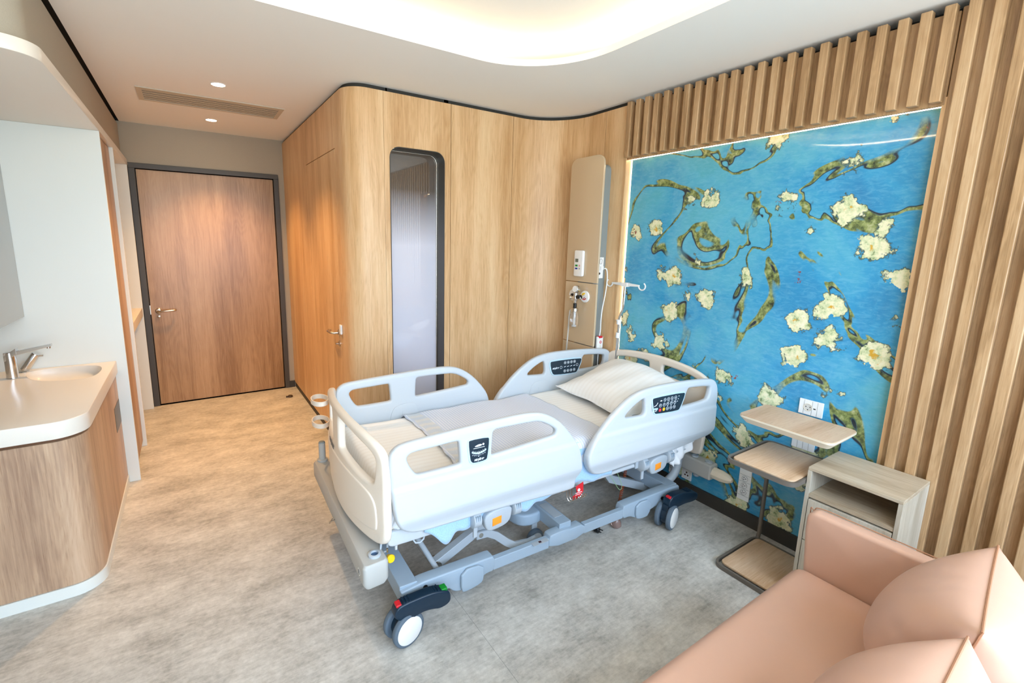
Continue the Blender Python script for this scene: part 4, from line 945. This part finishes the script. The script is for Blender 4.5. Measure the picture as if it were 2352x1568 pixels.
# ---- head bumper
b = MB(); b.box(2.268, 2.350, -.515, .46, .232, .334); hbm = bobj('head_bumper', b, M['bumper'], bev=.012, seg=3)
for vv in (-.475, -.375):
    b = MB(); b.lathe((2.309, vv, .330), (0, 0, 1), [(0, .022), (.012, .022), (.013, .018), (.013, .013), (.0, .012)], 24, cap=False); b.lathe((2.309, vv, .336), (0, 0, 1), [(0, .013), (.001, .013)], 18); bobj('pole_socket', b, M['bedgrey2'], hbm)
b = MB(); b.lathe((2.312, -.505, .280), (0, -1, 0), [(0, .038), (.065, .038), (.105, .030), (.130, .012)], 8); bobj('corner_buffer', b, M['cream'], hbm, bev=.004)
b = MB(); b.lathe((2.309, -.40, .232), (0, 0, -1), [(0, .022), (.022, .020), (.028, .012)], 20); bobj('bumper_foot', b, M['bedgrey2'], hbm)

# ---- deck frame under mattress
b = MB()
b.plate(rc([(.205, .452), (.21, .492), (.24, .500), (.50, .460), (1.10, .452), (1.18, .475), (1.26, .500), (1.36, .470), (1.44, .440), (1.55, .45), (2.2, .45), (2.2, .43), (1.36, .425), (1.22, .420), (1.10, .424), (.24, .424), (.212, .432)], 2), [], -.422, -.400, .008, XZ)
b.plate(rc([(.205, .452), (.21, .492), (.24, .500), (.50, .460), (2.2, .45), (2.2, .43), (.24, .424), (.212, .432)], 2), [], .400, .422, .008, XZ)
bobj('deck_frame', b, M['bedwhite'], sharp=45)
b = MB(); b.box(.20, 2.29, -.398, .398, .470, .510); bobj('deck', b, M['bedcream'], bev=.006)
b = MB(); b.box(.30, 2.25, -.26, -.21, .40, .468); b.box(.30, 2.25, .21, .26, .40, .468); b.box(.9, .96, -.21, .21, .40, .468); b.box(1.75, 1.81, -.21, .21, .40, .468); bobj('deck_beam', b, M['bedgrey'], bev=.004)
b = MB(); b.cyl((.245, -.41, .425), (.245, -.41, .405), .006); bobj('deck_peg', b, M['bedwhite']); b = MB(); b.tube([(.32, -.412, .428), (.33, -.418, .410), (.35, -.418, .405), (.37, -.412, .412), (.375, -.41, .428)], .004, 8); bobj('strap_hook', b, M['bedgrey2']); b = MB(); b.tube([(.19, -.38, .43), (.185, -.385, .405), (.19, -.39, .395), (.21, -.395, .40), (.215, -.39, .43)], .005, 8); bobj('strap_hook', b, M['bedgrey2'])
b = MB(); b.cyl((.205, -.415, .425), (.205, -.415, .408), .0045); bobj('cpr_pin', b, M['steel']); b = MB(); b.lathe((.212, -.43, .388), (.1, -1, .1), [(-.02, .008), (0, .016), (.008, .018), (.014, .014)], 20); bobj('cpr_knob', b, M['yellow'])

# ---- base frame
bf = MB()
def beam_box(x0, x1, y0, y1, z0, z1): bf.box(x0, x1, y0, y1, z0, z1)
for sgn in (-1, 1):
    v = sgn * .418
    # foot end casting (plan shape) with apron bulge
    pr = [(.262, .205), (.262, .150), (.30, .130), (.49, .122), (.51, .100), (.53, .086), (.565, .079), (.66, .088), (.672, .110), (.70, .118), (.742, .118), (.742, .196), (.70, .200)]
    bf.plate(rc(pr, 1), [], min(v, v - sgn * .062), max(v, v - sgn * .062), .008, XZ)
    bf.plate(rc([(.55, .198), (.55, .086), (.58, .079), (.655, .090), (.672, .112), (.672, .190)], 1), [], min(v, v + sgn * .016), max(v, v + sgn * .016), .006, XZ)
    bf.box(.735, 1.075, v - .016 - sgn * .018, v + .016 - sgn * .018, .120, .178)   # inner telescoping tube
    bf.plate(rc([(1.072, .115), (1.072, .188), (1.10, .196), (1.20, .196), (1.215, .188), (1.322, .188), (1.322, .115)], 1), [], min(v + sgn * .004, v - sgn * .050), max(v + sgn * .004, v - sgn * .050), .006, XZ)
    bf.box(1.32, 1.62, v - .016 - sgn * .018, v + .016 - sgn * .018, .122, .178)
    bf.plate(rc([(1.615, .116), (1.615, .196), (1.66, .200), (1.99, .205), (2.10, .205), (2.12, .19), (2.12, .13), (2.0, .118), (1.86, .112), (1.843, .084), (1.76, .080), (1.71, .098), (1.68, .116)], 1), [], min(v, v - sgn * .062), max(v, v - sgn * .062), .008, XZ)
    bf.plate(rc([(1.715, .196), (1.715, .098), (1.76, .081), (1.835, .085), (1.845, .19)], 1), [], min(v, v + sgn * .014), max(v, v + sgn * .014), .006, XZ)
bf.box(.262, .345, -.40, .40, .125, .206); bf.box(2.03, 2.11, -.40, .40, .125, .206)
bobj('base_frame', bf, M['bedgrey'], bev=.004, seg=2)
b = MB(); b.plate(rrect(.965, 1.062, -.432, -.405, .003, 3), [], .178, .1795, 0, XY); lp = bobj('label_plate', b, M['bedgrey2'])
b = MB(); b.box(1.005, 1.020, -.424, -.412, .1796, .1806); bobj('label_mark', b, plain('dark_mark', '#3a1520', .5))
b = MB(); b.lathe((.375, -.418, .176), (0, -1, 0), [(0, .011), (.004, .011)], 18); bobj('frame_hole', b, M['black']); b = MB(); b.lathe((1.952, -.418, .158), (0, -1, 0), [(0, .010), (.004, .010)], 18); bobj('frame_hole', b, M['black'])
# lift arms
def sweep_bar(pts, h, wd, v0):
    b = MB(); P = [Vector((p[0], 0, p[1])) for p in pts]; rings = []
    for i, p in enumerate(P):
        d = (P[min(i + 1, len(P) - 1)] - P[max(i - 1, 0)]).normalized(); n = Vector((-d.z, 0, d.x)) * h / 2
        rings.append([p + n + Vector((0, v0 - wd / 2, 0)), p + n + Vector((0, v0 + wd / 2, 0)), p - n + Vector((0, v0 + wd / 2, 0)), p - n + Vector((0, v0 - wd / 2, 0))])
    b.loft(rings); return b
for v0 in (-.27, .27):
    bobj('lift_arm', sweep_bar([(.475, .145), (.73, .262), (.95, .43)], .046, .04, v0), M['bedgrey2'], bev=.003)
    bobj('lift_link', sweep_bar([(.700, .250), (.765, .245), (.815, .215), (.885, .150), (.93, .118), (1.02, .105), (1.07, .11)], .040, .014, v0 - .035), M['bedgrey2'], bev=.002)
    b = MB(); b.cyl((.492, v0 - .03, .155), (.492, v0 + .03, .155), .020); bobj('pivot_pin', b, M['steel'], sharp=40)
    b = MB(); b.cyl((.722, v0 - .045, .250), (.722, v0 - .03, .250), .012); bobj('pivot_pin', b, M['steel'], sharp=40)
for v0 in (-.20, .20):
    bobj('lift_arm', sweep_bar([(2.10, .080), (1.72, .245), (1.60, .40)], .052, .035, v0), M['bedgrey2'], bev=.003)
b = MB(); b.cyl((.48, -.35, .15), (.36, .10, .42), .013); bobj('gas_strut', b, M['bedgrey2'])
b = MB(); b.tube(cr_([(2.20, -.33, .45), (2.20, -.33, .30), (2.17, -.33, .22), (2.09, -.32, .16)]), .026, 14); bobj('lift_tube', b, M['bedgrey2'])
b = MB(); b.tube(cr_([(2.20, .33, .45), (2.20, .33, .30), (2.17, .33, .22), (2.09, .32, .16)]), .026, 14); bobj('lift_tube', b, M['bedgrey2'])
# fifth wheel housing in the middle
fh = MB(); hp = arc(1.10, -.30 + .22, .13, .25 * PI, 1.2 * PI, 12)
fh.plate(rc([(1.02, -.20), (1.00, -.11), (1.03, -.02), (1.11, .02), (1.20, -.01), (1.24, -.08), (1.235, -.20), (1.15, -.235), (1.07, -.235)], 2), [], .135, .205, .014, XY)
fh.box(1.155, 1.235, -.40, -.10, .150, .222); b5 = bobj('fifth_wheel_housing', fh, M['bedgrey'], bev=.004)
fh = MB(); fh.lathe((1.10, -.09, .204), (0, 0, 1), [(0, .018), (.010, .017), (.012, .013)], 20); fh.box(1.168, 1.222, -.34, -.20, .2225, .2245); bobj('housing_detail', fh, M['bedgrey2'], b5, sharp=30)
fh = MB(); fh.lathe((1.125, -.232, .052), (0, 1, 0), [(-.014, .042), (-.014, .049), (-.008, .052), (.008, .052), (.014, .049), (.014, .042)], 30); bobj('fifth_wheel', fh, M['rubber'])
fh = MB(); fh.lathe((1.125, -.232, .052), (0, 1, 0), [(-.0155, .036), (.0155, .036)], 24); fh.box(1.115, 1.150, -.215, -.205, .05, .15); bobj('wheel_fork', fh, M['bedgrey2'])

# ---- rail pivots with orange latches
def pivot(uc, side, zc=.43):
    p = MB(); s = side
    yy = lambda a, c: (min(s * a, s * c), max(s * a, s * c))
    y0, y1 = yy(.425, .468)
    p.plate(rc([(uc - .072, .475), (uc + .085, .485), (uc + .082, .415), (uc + .055, .385), (uc - .02, .375), (uc - .060, .385)], 2), [], y0, y1, .010, XZ)
    y0, y1 = yy(.40, .43)
    for du in (-.105, .115): p.lathe((uc + du, s * .435, .450), (1, 0, 0), [(-.022, .036), (-.018, .042), (.018, .042), (.022, .036)], 20)
    p.box(uc - .15, uc + .16, y0, y1, .425, .475)
    pv = bobj('rail_hinge', p, M['bedgrey2'], sharp=40)
    q = MB(); y0, y1 = yy(.464, .4705); q.plate([(uc - .026, .440), (uc + .022, .444), (uc + .022, .408), (uc - .026, .402)], [], y0, y1, .001, XZ); bobj('release_latch', q, M['orange'], pv)
    for du in (-.115, -.105, -.095, .105, .115, .125):
        q = MB(); q.box(uc + du - .002, uc + du + .002, *yy(.470, .478), .455, .480); bobj('hinge_slot', q, M['bedgrey'], pv)
    q = MB(); q.box(uc - .112, uc - .092, *yy(.435, .445), .355, .42); bobj('hinge_tab', q, M['bedgrey2'], pv, bev=.002)
for s_ in (-1, 1):
    pivot(.715, s_); pivot(1.825, s_)

# ---- casters with brake pedals
def caster(u, v, rz, pedal_dir):
    c = empty('caster', (u, v, 0), rz); c.parent = bed
    side = -1 if v < 0 else 1
    for k, off in enumerate((-.034, .034)):
        t = MB(); t.lathe((0, off, .075), (0, 1, 0), [(-.013, .060), (-.0135, .068), (-.011, .0735), (-.006, .075), (.006, .075), (.011, .0735), (.0135, .068), (.013, .060)], 40); obj('wheel', t, M['rubber'], c, sharp=50)
        t = MB(); o_ = -1 if k == 0 else 1; t.lathe((0, off + o_ * .012, .075), (0, o_, 0), [(0, .061), (.003, .061), (.006, .056)], 40); obj('wheel_cover', t, M['bedgrey2' if False else 'white'], c, sharp=40)
    t = MB(); t.lathe((0, 0, .075), (0, 1, 0), [(-.022, .050), (.022, .050)], 24); t.box(-.03, .03, -.018, .018, .10, .155); obj('wheel_hub', t, M['navy'], c, sharp=40)
def pedal(u0, v, head):
    b = MB(); s = 1 if v > 0 else -1
    if not head:
        top = [(.0, .190), (.015, .213), (.05, .220), (.10, .222), (.16, .222), (.20, .216), (.245, .200), (.258, .180), (.258, .140), (.21, .126), (.165, .142), (.125, .146), (.09, .138), (.05, .134), (.018, .150), (.0, .170)]
    else:
        top = [(.0, .190), (.02, .220), (.06, .226), (.13, .222), (.22, .205), (.275, .180), (.275, .140), (.22, .134), (.16, .142), (.11, .140), (.06, .134), (.02, .14), (.0, .16)]
    b.plate(rc([(u0 + p[0], p[1] - .012) for p in top], 2), [], min(v, v + s * .052), max(v, v + s * .052), .008, XZ, res=3)
    for k in range(3):
        for base in (.040, .170): b.box(u0 + base + k * .014, u0 + base + k * .014 + .005, min(v + s * .008, v + s * .045), max(v + s * .008, v + s * .045), .200, .2125 - (.004 if base > .1 else 0))
    pd = bobj('brake_pedal', b, M['navy'], sharp=40)
    b = MB(); b.box(u0 + .010, u0 + .034, min(v + s * .010, v + s * .044), max(v + s * .010, v + s * .044), .195, .2075, Matrix.Rotation(0, 4, 'Y')); bobj('red_mark', b, M['red'], pd, bev=.004)
    if not head: b = MB(); b.box(u0 + .215, u0 + .244, min(v + s * .010, v + s * .044), max(v + s * .010, v + s * .044), .180, .2015); bobj('green_mark', b, M['green'], pd, bev=.004)
caster(.256, -.460, .24, 0); caster(1.940, -.470, .30, 0); caster(.262, .452, .1, 0); caster(1.945, .452, -.2, 0)
for s_ in (-1, 1):
    pedal(.203, s_ * .452, False); pedal(1.915, s_ * .452, True)
    b = MB(); b.cyl((.285, s_ * .43, .10), (.285, s_ * .43, .16), .022); b.cyl((1.975, s_ * .43, .10), (1.975, s_ * .43, .16), .022); b.box(.26, .31, s_ * .43 - .03, s_ * .43 + .03, .125, .15); b.box(1.95, 2.0, s_ * .43 - .03, s_ * .43 + .03, .125, .15); bobj('caster_stem', b, M['navy'], sharp=40)

# ---- IV pole at the far head corner
b = MB(); vx = .352; b.cyl((2.30, vx, .40), (2.30, vx, 1.04), .0105, n=16)
b.tube(cr_([(2.30, vx, 1.0), (2.30, vx, 1.13), (2.30, vx - .012, 1.17), (2.30, vx - .032, 1.22), (2.30, vx - .036, 1.28), (2.30, vx - .036, 1.40)], 6), .0085, 14)
ivp = bobj('drip_pole', b, M['chrome'], sharp=50)
b = MB(); b.cyl((2.30, vx, .99), (2.30, vx, 1.03), .017, n=18); bobj('collar', b, M['white'], ivp, sharp=40); b = MB(); b.cyl((2.30, vx, 1.095), (2.30, vx, 1.12), .017, n=18); b.cyl((2.30, vx, 1.12), (2.30, vx, 1.13), .021, n=18); bobj('collar', b, M['white'], ivp, sharp=40)
b = MB(); vc_ = vx - .036; b.box(2.285, 2.315, vc_ - .028, vc_ + .028, 1.385, 1.415)
for s_ in (-1, 1):
    b.loft([[Vector((2.30 + a, vc_ + s_ * q, 1.402 + c_)) for a, c_ in ((-.009 * f, -.010 * f), (.009 * f, -.010 * f), (.009 * f, .010 * f), (-.009 * f, .010 * f))] for q, f in ((.02, 1.2), (.13, .6))])
    b.tube([(2.30, vc_ + s_ * (.128 + .028 - .030 * math.cos(t_)), 1.400 - .026 * math.sin(t_) * 1.0) for t_ in [PI * 1.35 * i / 14 - .1 for i in range(15)]], .005, 8)
bobj('drip_hook', b, M['white'], ivp, sharp=40)

# ---- hooks and red tag between the rails, cords
for u_ in (1.155, 1.172, 1.190, 1.222, 1.236, 1.250):
    b = MB(); b.tube([(u_, -.438, .440), (u_, -.442, .405), (u_ + .004, -.452, .388), (u_ + .010, -.462, .384), (u_ + .016, -.468, .395), (u_ + .018, -.470, .41)], .003, 8); bobj('bag_hook', b, M['steel'])
b = MB(); b.tube([(1.12, -.44, .440), (1.27, -.44, .444)], .003, 8); bobj('hook_rail', b, M['steel'])
tg = MB(); tg.mi = 0; tg.plate([(1.196, .458), (1.246, .474), (1.250, .420), (1.228, .398), (1.180, .388), (1.172, .402), (1.208, .420)], [], -.462, -.459, 0, XZ)
tg.mi = 1; tg.plate([(1.218 + .009 * math.cos(a * PI / 6), .436 + .009 * math.sin(a * PI / 6)) for a in range(12)], [], -.4630, -.4615, 0, XZ); tg.box(1.196, 1.240, -.4630, -.4615, .420, .423); tg.box(1.196, 1.232, -.4630, -.4615, .411, .4135)
to = obj('warning_tag', tg, [M['red'], M['print']], bed)
b = MB(); hel = []
for i in range(260):
    t_ = i / 259; a_ = t_ * 2 * PI * 26; hel.append((1.925 - .20 * t_ + .008 * math.cos(a_), -.15 - .13 * t_ + .008 * math.sin(a_), .24 - .20 * t_))
b.tube(hel, .0026, 5)
tag(obj('coiled_cord', (lambda m_: m_)(b), M['rustcord']), 'rust orange coiled cord dangling under the head half of the bed', 'cord')
bpy.data.objects['coiled_cord'].location = BED_O; bpy.data.objects['coiled_cord'].rotation_euler = (0, 0, BED_R)
b = MB(); b.lathe((1.665, -.33, .035), (0, 0, 1), [(-.035, .018), (-.02, .032), (.0, .030), (.015, .022), (.03, .012)], 18); o = tag(obj('clear_plug_cover', b, plain('rosy_clear', '#c9a79c', .1, trans=.6)), 'clear plastic plug cover on the floor at the end of the rust coiled cord', 'plug'); o.location = BED_O; o.rotation_euler = (0, 0, BED_R)
b = MB(); b.lathe((1.93, 1.718, .020), (.4, -1, .1), [(-.018, .012), (-.006, .019), (.012, .020), (.016, .017)], 20); b.cyl((1.936, 1.706, .026), (1.944, 1.682, .028), .0028); b.cyl((1.926, 1.709, .014), (1.934, 1.685, .016), .0028)
tag(obj('power_plug', b, M['black']), 'small black power plug lying on the floor under the near side of the bed', 'plug')
b = MB(); b.tube(cr_([(1.60, -.20, .40), (1.62, -.30, .33), (1.68, -.32, .24), (1.72, -.30, .25), (1.70, -.26, .34), (1.66, -.22, .38)]), .0016, 6); bobj('thin_wire', b, plain('pale_green_wire', '#9fc28a', .5))

# ================================================================= BEDDING (own things resting on the bed; same local frame)
def onbed(o): o.location = BED_O; o.rotation_euler = (0, 0, BED_R); return o
rnd = random.Random(3)
def wob(x, y, s=1.0): return s * (math.sin(7.1 * x + 3.3 * y) * .5 + math.sin(13.7 * x - 5.9 * y + 1.3) * .3 + math.sin(4.3 * y - 9.1 * x + 2.1) * .4)
def mtop(u, v):
    e = .008 * wob(u, v); z = .655 + e * .6
    z += .010 * sm((.9 - u) / .6)
    return z
b = MB()
def mat_f(a, c):      # a: along, c: around the section (open bottom)
    u = .195 + a * (2.275 - .195); r = .05
    s = c * 2 - 1
    if abs(s) < .8: v = s / .8 * .355; z = mtop(u, v)
    else:
        t = (abs(s) - .8) / .2
        ang = min(t / .45, 1) * PI / 2
        v = math.copysign(.355 + .050 * math.sin(ang), s); z = mtop(u, v) - .05 * (1 - math.cos(ang)) - max(0, t - .45) / .55 * .088
    e = sm(min(a, 1 - a) / .02)
    z = .512 + (z - .512) * (.35 + .65 * math.sqrt(max(0, 1 - (1 - e) ** 2)))
    return Vector((u, v, z))
b.surf(90, 60, mat_f)
k = len(b.bm.verts)
b.box(.20, 2.27, -.395, .395, .512, .53)
tag(onbed(obj('mattress', b, M['sheet'], sharp=80)), 'mattress in a cream satin striped sheet lying on the white hospital bed', 'mattress')
# blue terry cover draping under the blanket on both sides
b = MB()
def terry(side):
    def f(a, c):
        u = .365 + a * (1.475 - .365)
        lowz = .455 + .012 * math.sin(17 * u) + .008 * math.sin(41 * u)
        if side < 0:
            for (x, zz, ww) in ((.470, .368, .095), (.56, .405, .09), (.90, .395, .09), (1.0, .425, .08), (1.35, .455, .15)):
                lowz -= max(0, lowz - zz) * math.exp(-((u - x) / (ww * .6)) ** 2)
        v = .410 + .022 * sm(c * 1.6) + .003 * math.sin(37 * u + 4 * c) * c
        if a < .0: pass
        z = .652 + (lowz - .652) * c
        if c < .12: v = .36 + (v - .36) * (c / .12); z = .664 - .012 * (c / .12)
        return Vector((u, side * v, z))
    return f
b.surf(120, 14, terry(-1))
o = tag(onbed(obj('terry_cloth', b, M['terry'], sharp=80)), 'light blue terry cloth hanging below the near side rails of the bed', 'terry cloth'); s_ = o.modifiers.new('solid', 'SOLIDIFY'); s_.thickness = .006; s_.offset = 1
# white sheet ends: bunched at near foot corner and hanging at near head corner
b = MB()
def drape(a, c):
    u = 1.90 + a * .30; low = .475 - .115 * math.sin(min(1, a * 1.15) * PI) ** .7
    v = -.408 - .026 * c - .010 * math.sin(26 * a + 5 * c) * c - .006 * math.sin(50 * a - 8 * c) * c
    return Vector((u + .02 * c * math.sin(9 * a), v, .60 + (low - .60) * c))
b.surf(50, 20, drape)
o = tag(onbed(obj('bed_sheet', b, M['sheetwhite'], sharp=80)), 'white sheet hanging in folds below the near side rail at the head of the bed', 'sheet'); s_ = o.modifiers.new('solid', 'SOLIDIFY'); s_.thickness = .003
b = MB()
def drape2(a, c):
    u = .192 + a * .16; low = .505 - .02 * math.sin(a * 5)
    v = -.400 - .012 * math.sin(20 * a + 6 * c) * c - .022 * math.sin(c * PI)
    return Vector((u, v, .655 + (low - .655) * c))
b.surf(24, 20, drape2)
o = tag(onbed(obj('bed_sheet', b, M['sheetwhite'], sharp=80)), 'white sheet end bunched in the gap between foot board and near side rail', 'sheet'); s_ = o.modifiers.new('solid', 'SOLIDIFY'); s_.thickness = .003
# striped blanket laid across the middle
b = MB()
def blf(a, c):
    v = -.418 + .826 * c
    u0 = .555 + .035 * math.sin(c * 2.6) + .004 * math.sin(c * 40); u1 = 1.470 + .045 * (1 - c) + .004 * math.sin(c * 33)
    u = u0 + (u1 - u0) * a
    z = mtop(u, max(-.355, min(.355, v))) + .010 + .0035 * wob(u * 2.3, v * 2.1) + .003 * math.sin(u * 60 + v * 9) * math.exp(-((u - .62) / .05) ** 2)
    ex = max(0, abs(v) - .355) / .063
    if ex > 0: z -= .062 * (1 - math.sqrt(max(0, 1 - min(1, ex) ** 2)))
    if abs(v) > .4 and v < 0: pass
    return Vector((u, v * 1.0, z))
b.surf(100, 70, blf)
def side_fall(a, c):
    top = blf(a, 0); d = c * .085 * (1 + .25 * math.sin(top.x * 15))
    return Vector((top.x, -.418 - .010 * math.sin(c * PI) - .004 * math.sin(top.x * 50) * c, top.z - d))
b.surf(100, 8, side_fall)
bl = tag(onbed(obj('blanket', b, M['blanket'], sharp=80)), 'grey-blue striped blanket laid across the middle of the bed', 'blanket'); s_ = bl.modifiers.new('solid', 'SOLIDIFY'); s_.thickness = .004; s_.offset = 1
b = MB()
def hem(a, c):
    t = blf(0.0 + a * .13, c); return t + Vector((0, 0, .0055 - .002 * abs(a * 2 - 1)))
b.surf(12, 70, hem); o = obj('hem_band', b, M['blanket_hem'], bl, sharp=80)
# pillow
pt = empty('pillow', (0, 0, 0)); 
def pil(a, c, side):
    s1 = a * 2 - 1; s2 = c * 2 - 1
    e = (max(0, 1 - abs(s1) ** 2.4) ** .6) * (max(0, 1 - abs(s2) ** 2.4) ** .6)
    x = s1 * .285 * (1 - .07 * (1 - s2 * s2) * abs(s1)); y = s2 * .330 * (1 - .06 * (1 - s1 * s1) * abs(s2))
    z = (.138 if side > 0 else -.035) * e
    z += .004 * side * math.sin(17 * s1 + 6 * s2) * (1 - e) + .004 * math.sin(9 * s2 + 4 * s1) * e
    z += .10 * sm((s1 + .55) / 1.5)      # rises towards the head board
    return Vector((1.960 + x + .02 * s2, .0 + y, .698 + z))
b = MB(); b.surf(44, 44, lambda a, c: pil(a, c, 1)); b.surf(44, 44, lambda a, c: pil(a, c, -1)); o = obj('cover', b, M['sheet'], pt, sharp=80)
b = MB(); fl_ = [pil(i / 40, 1 if False else 0, 1) for i in range(41)]
loop = [pil(i / 30, 1, 1) for i in range(31)] + [pil(1, 1 - i / 30, 1) for i in range(1, 31)] + [pil(1 - i / 30, 0, 1) for i in range(1, 31)] + [pil(0, i / 30, 1) for i in range(1, 30)]
b.tube(loop, .003, 6, closed=True); obj('seam', b, M['sheetwhite'], pt)
pt.location = BED_O; pt.rotation_euler = (0, 0, BED_R)
tag(pt, 'large cream striped pillow leaning against the head board of the bed', 'pillow')
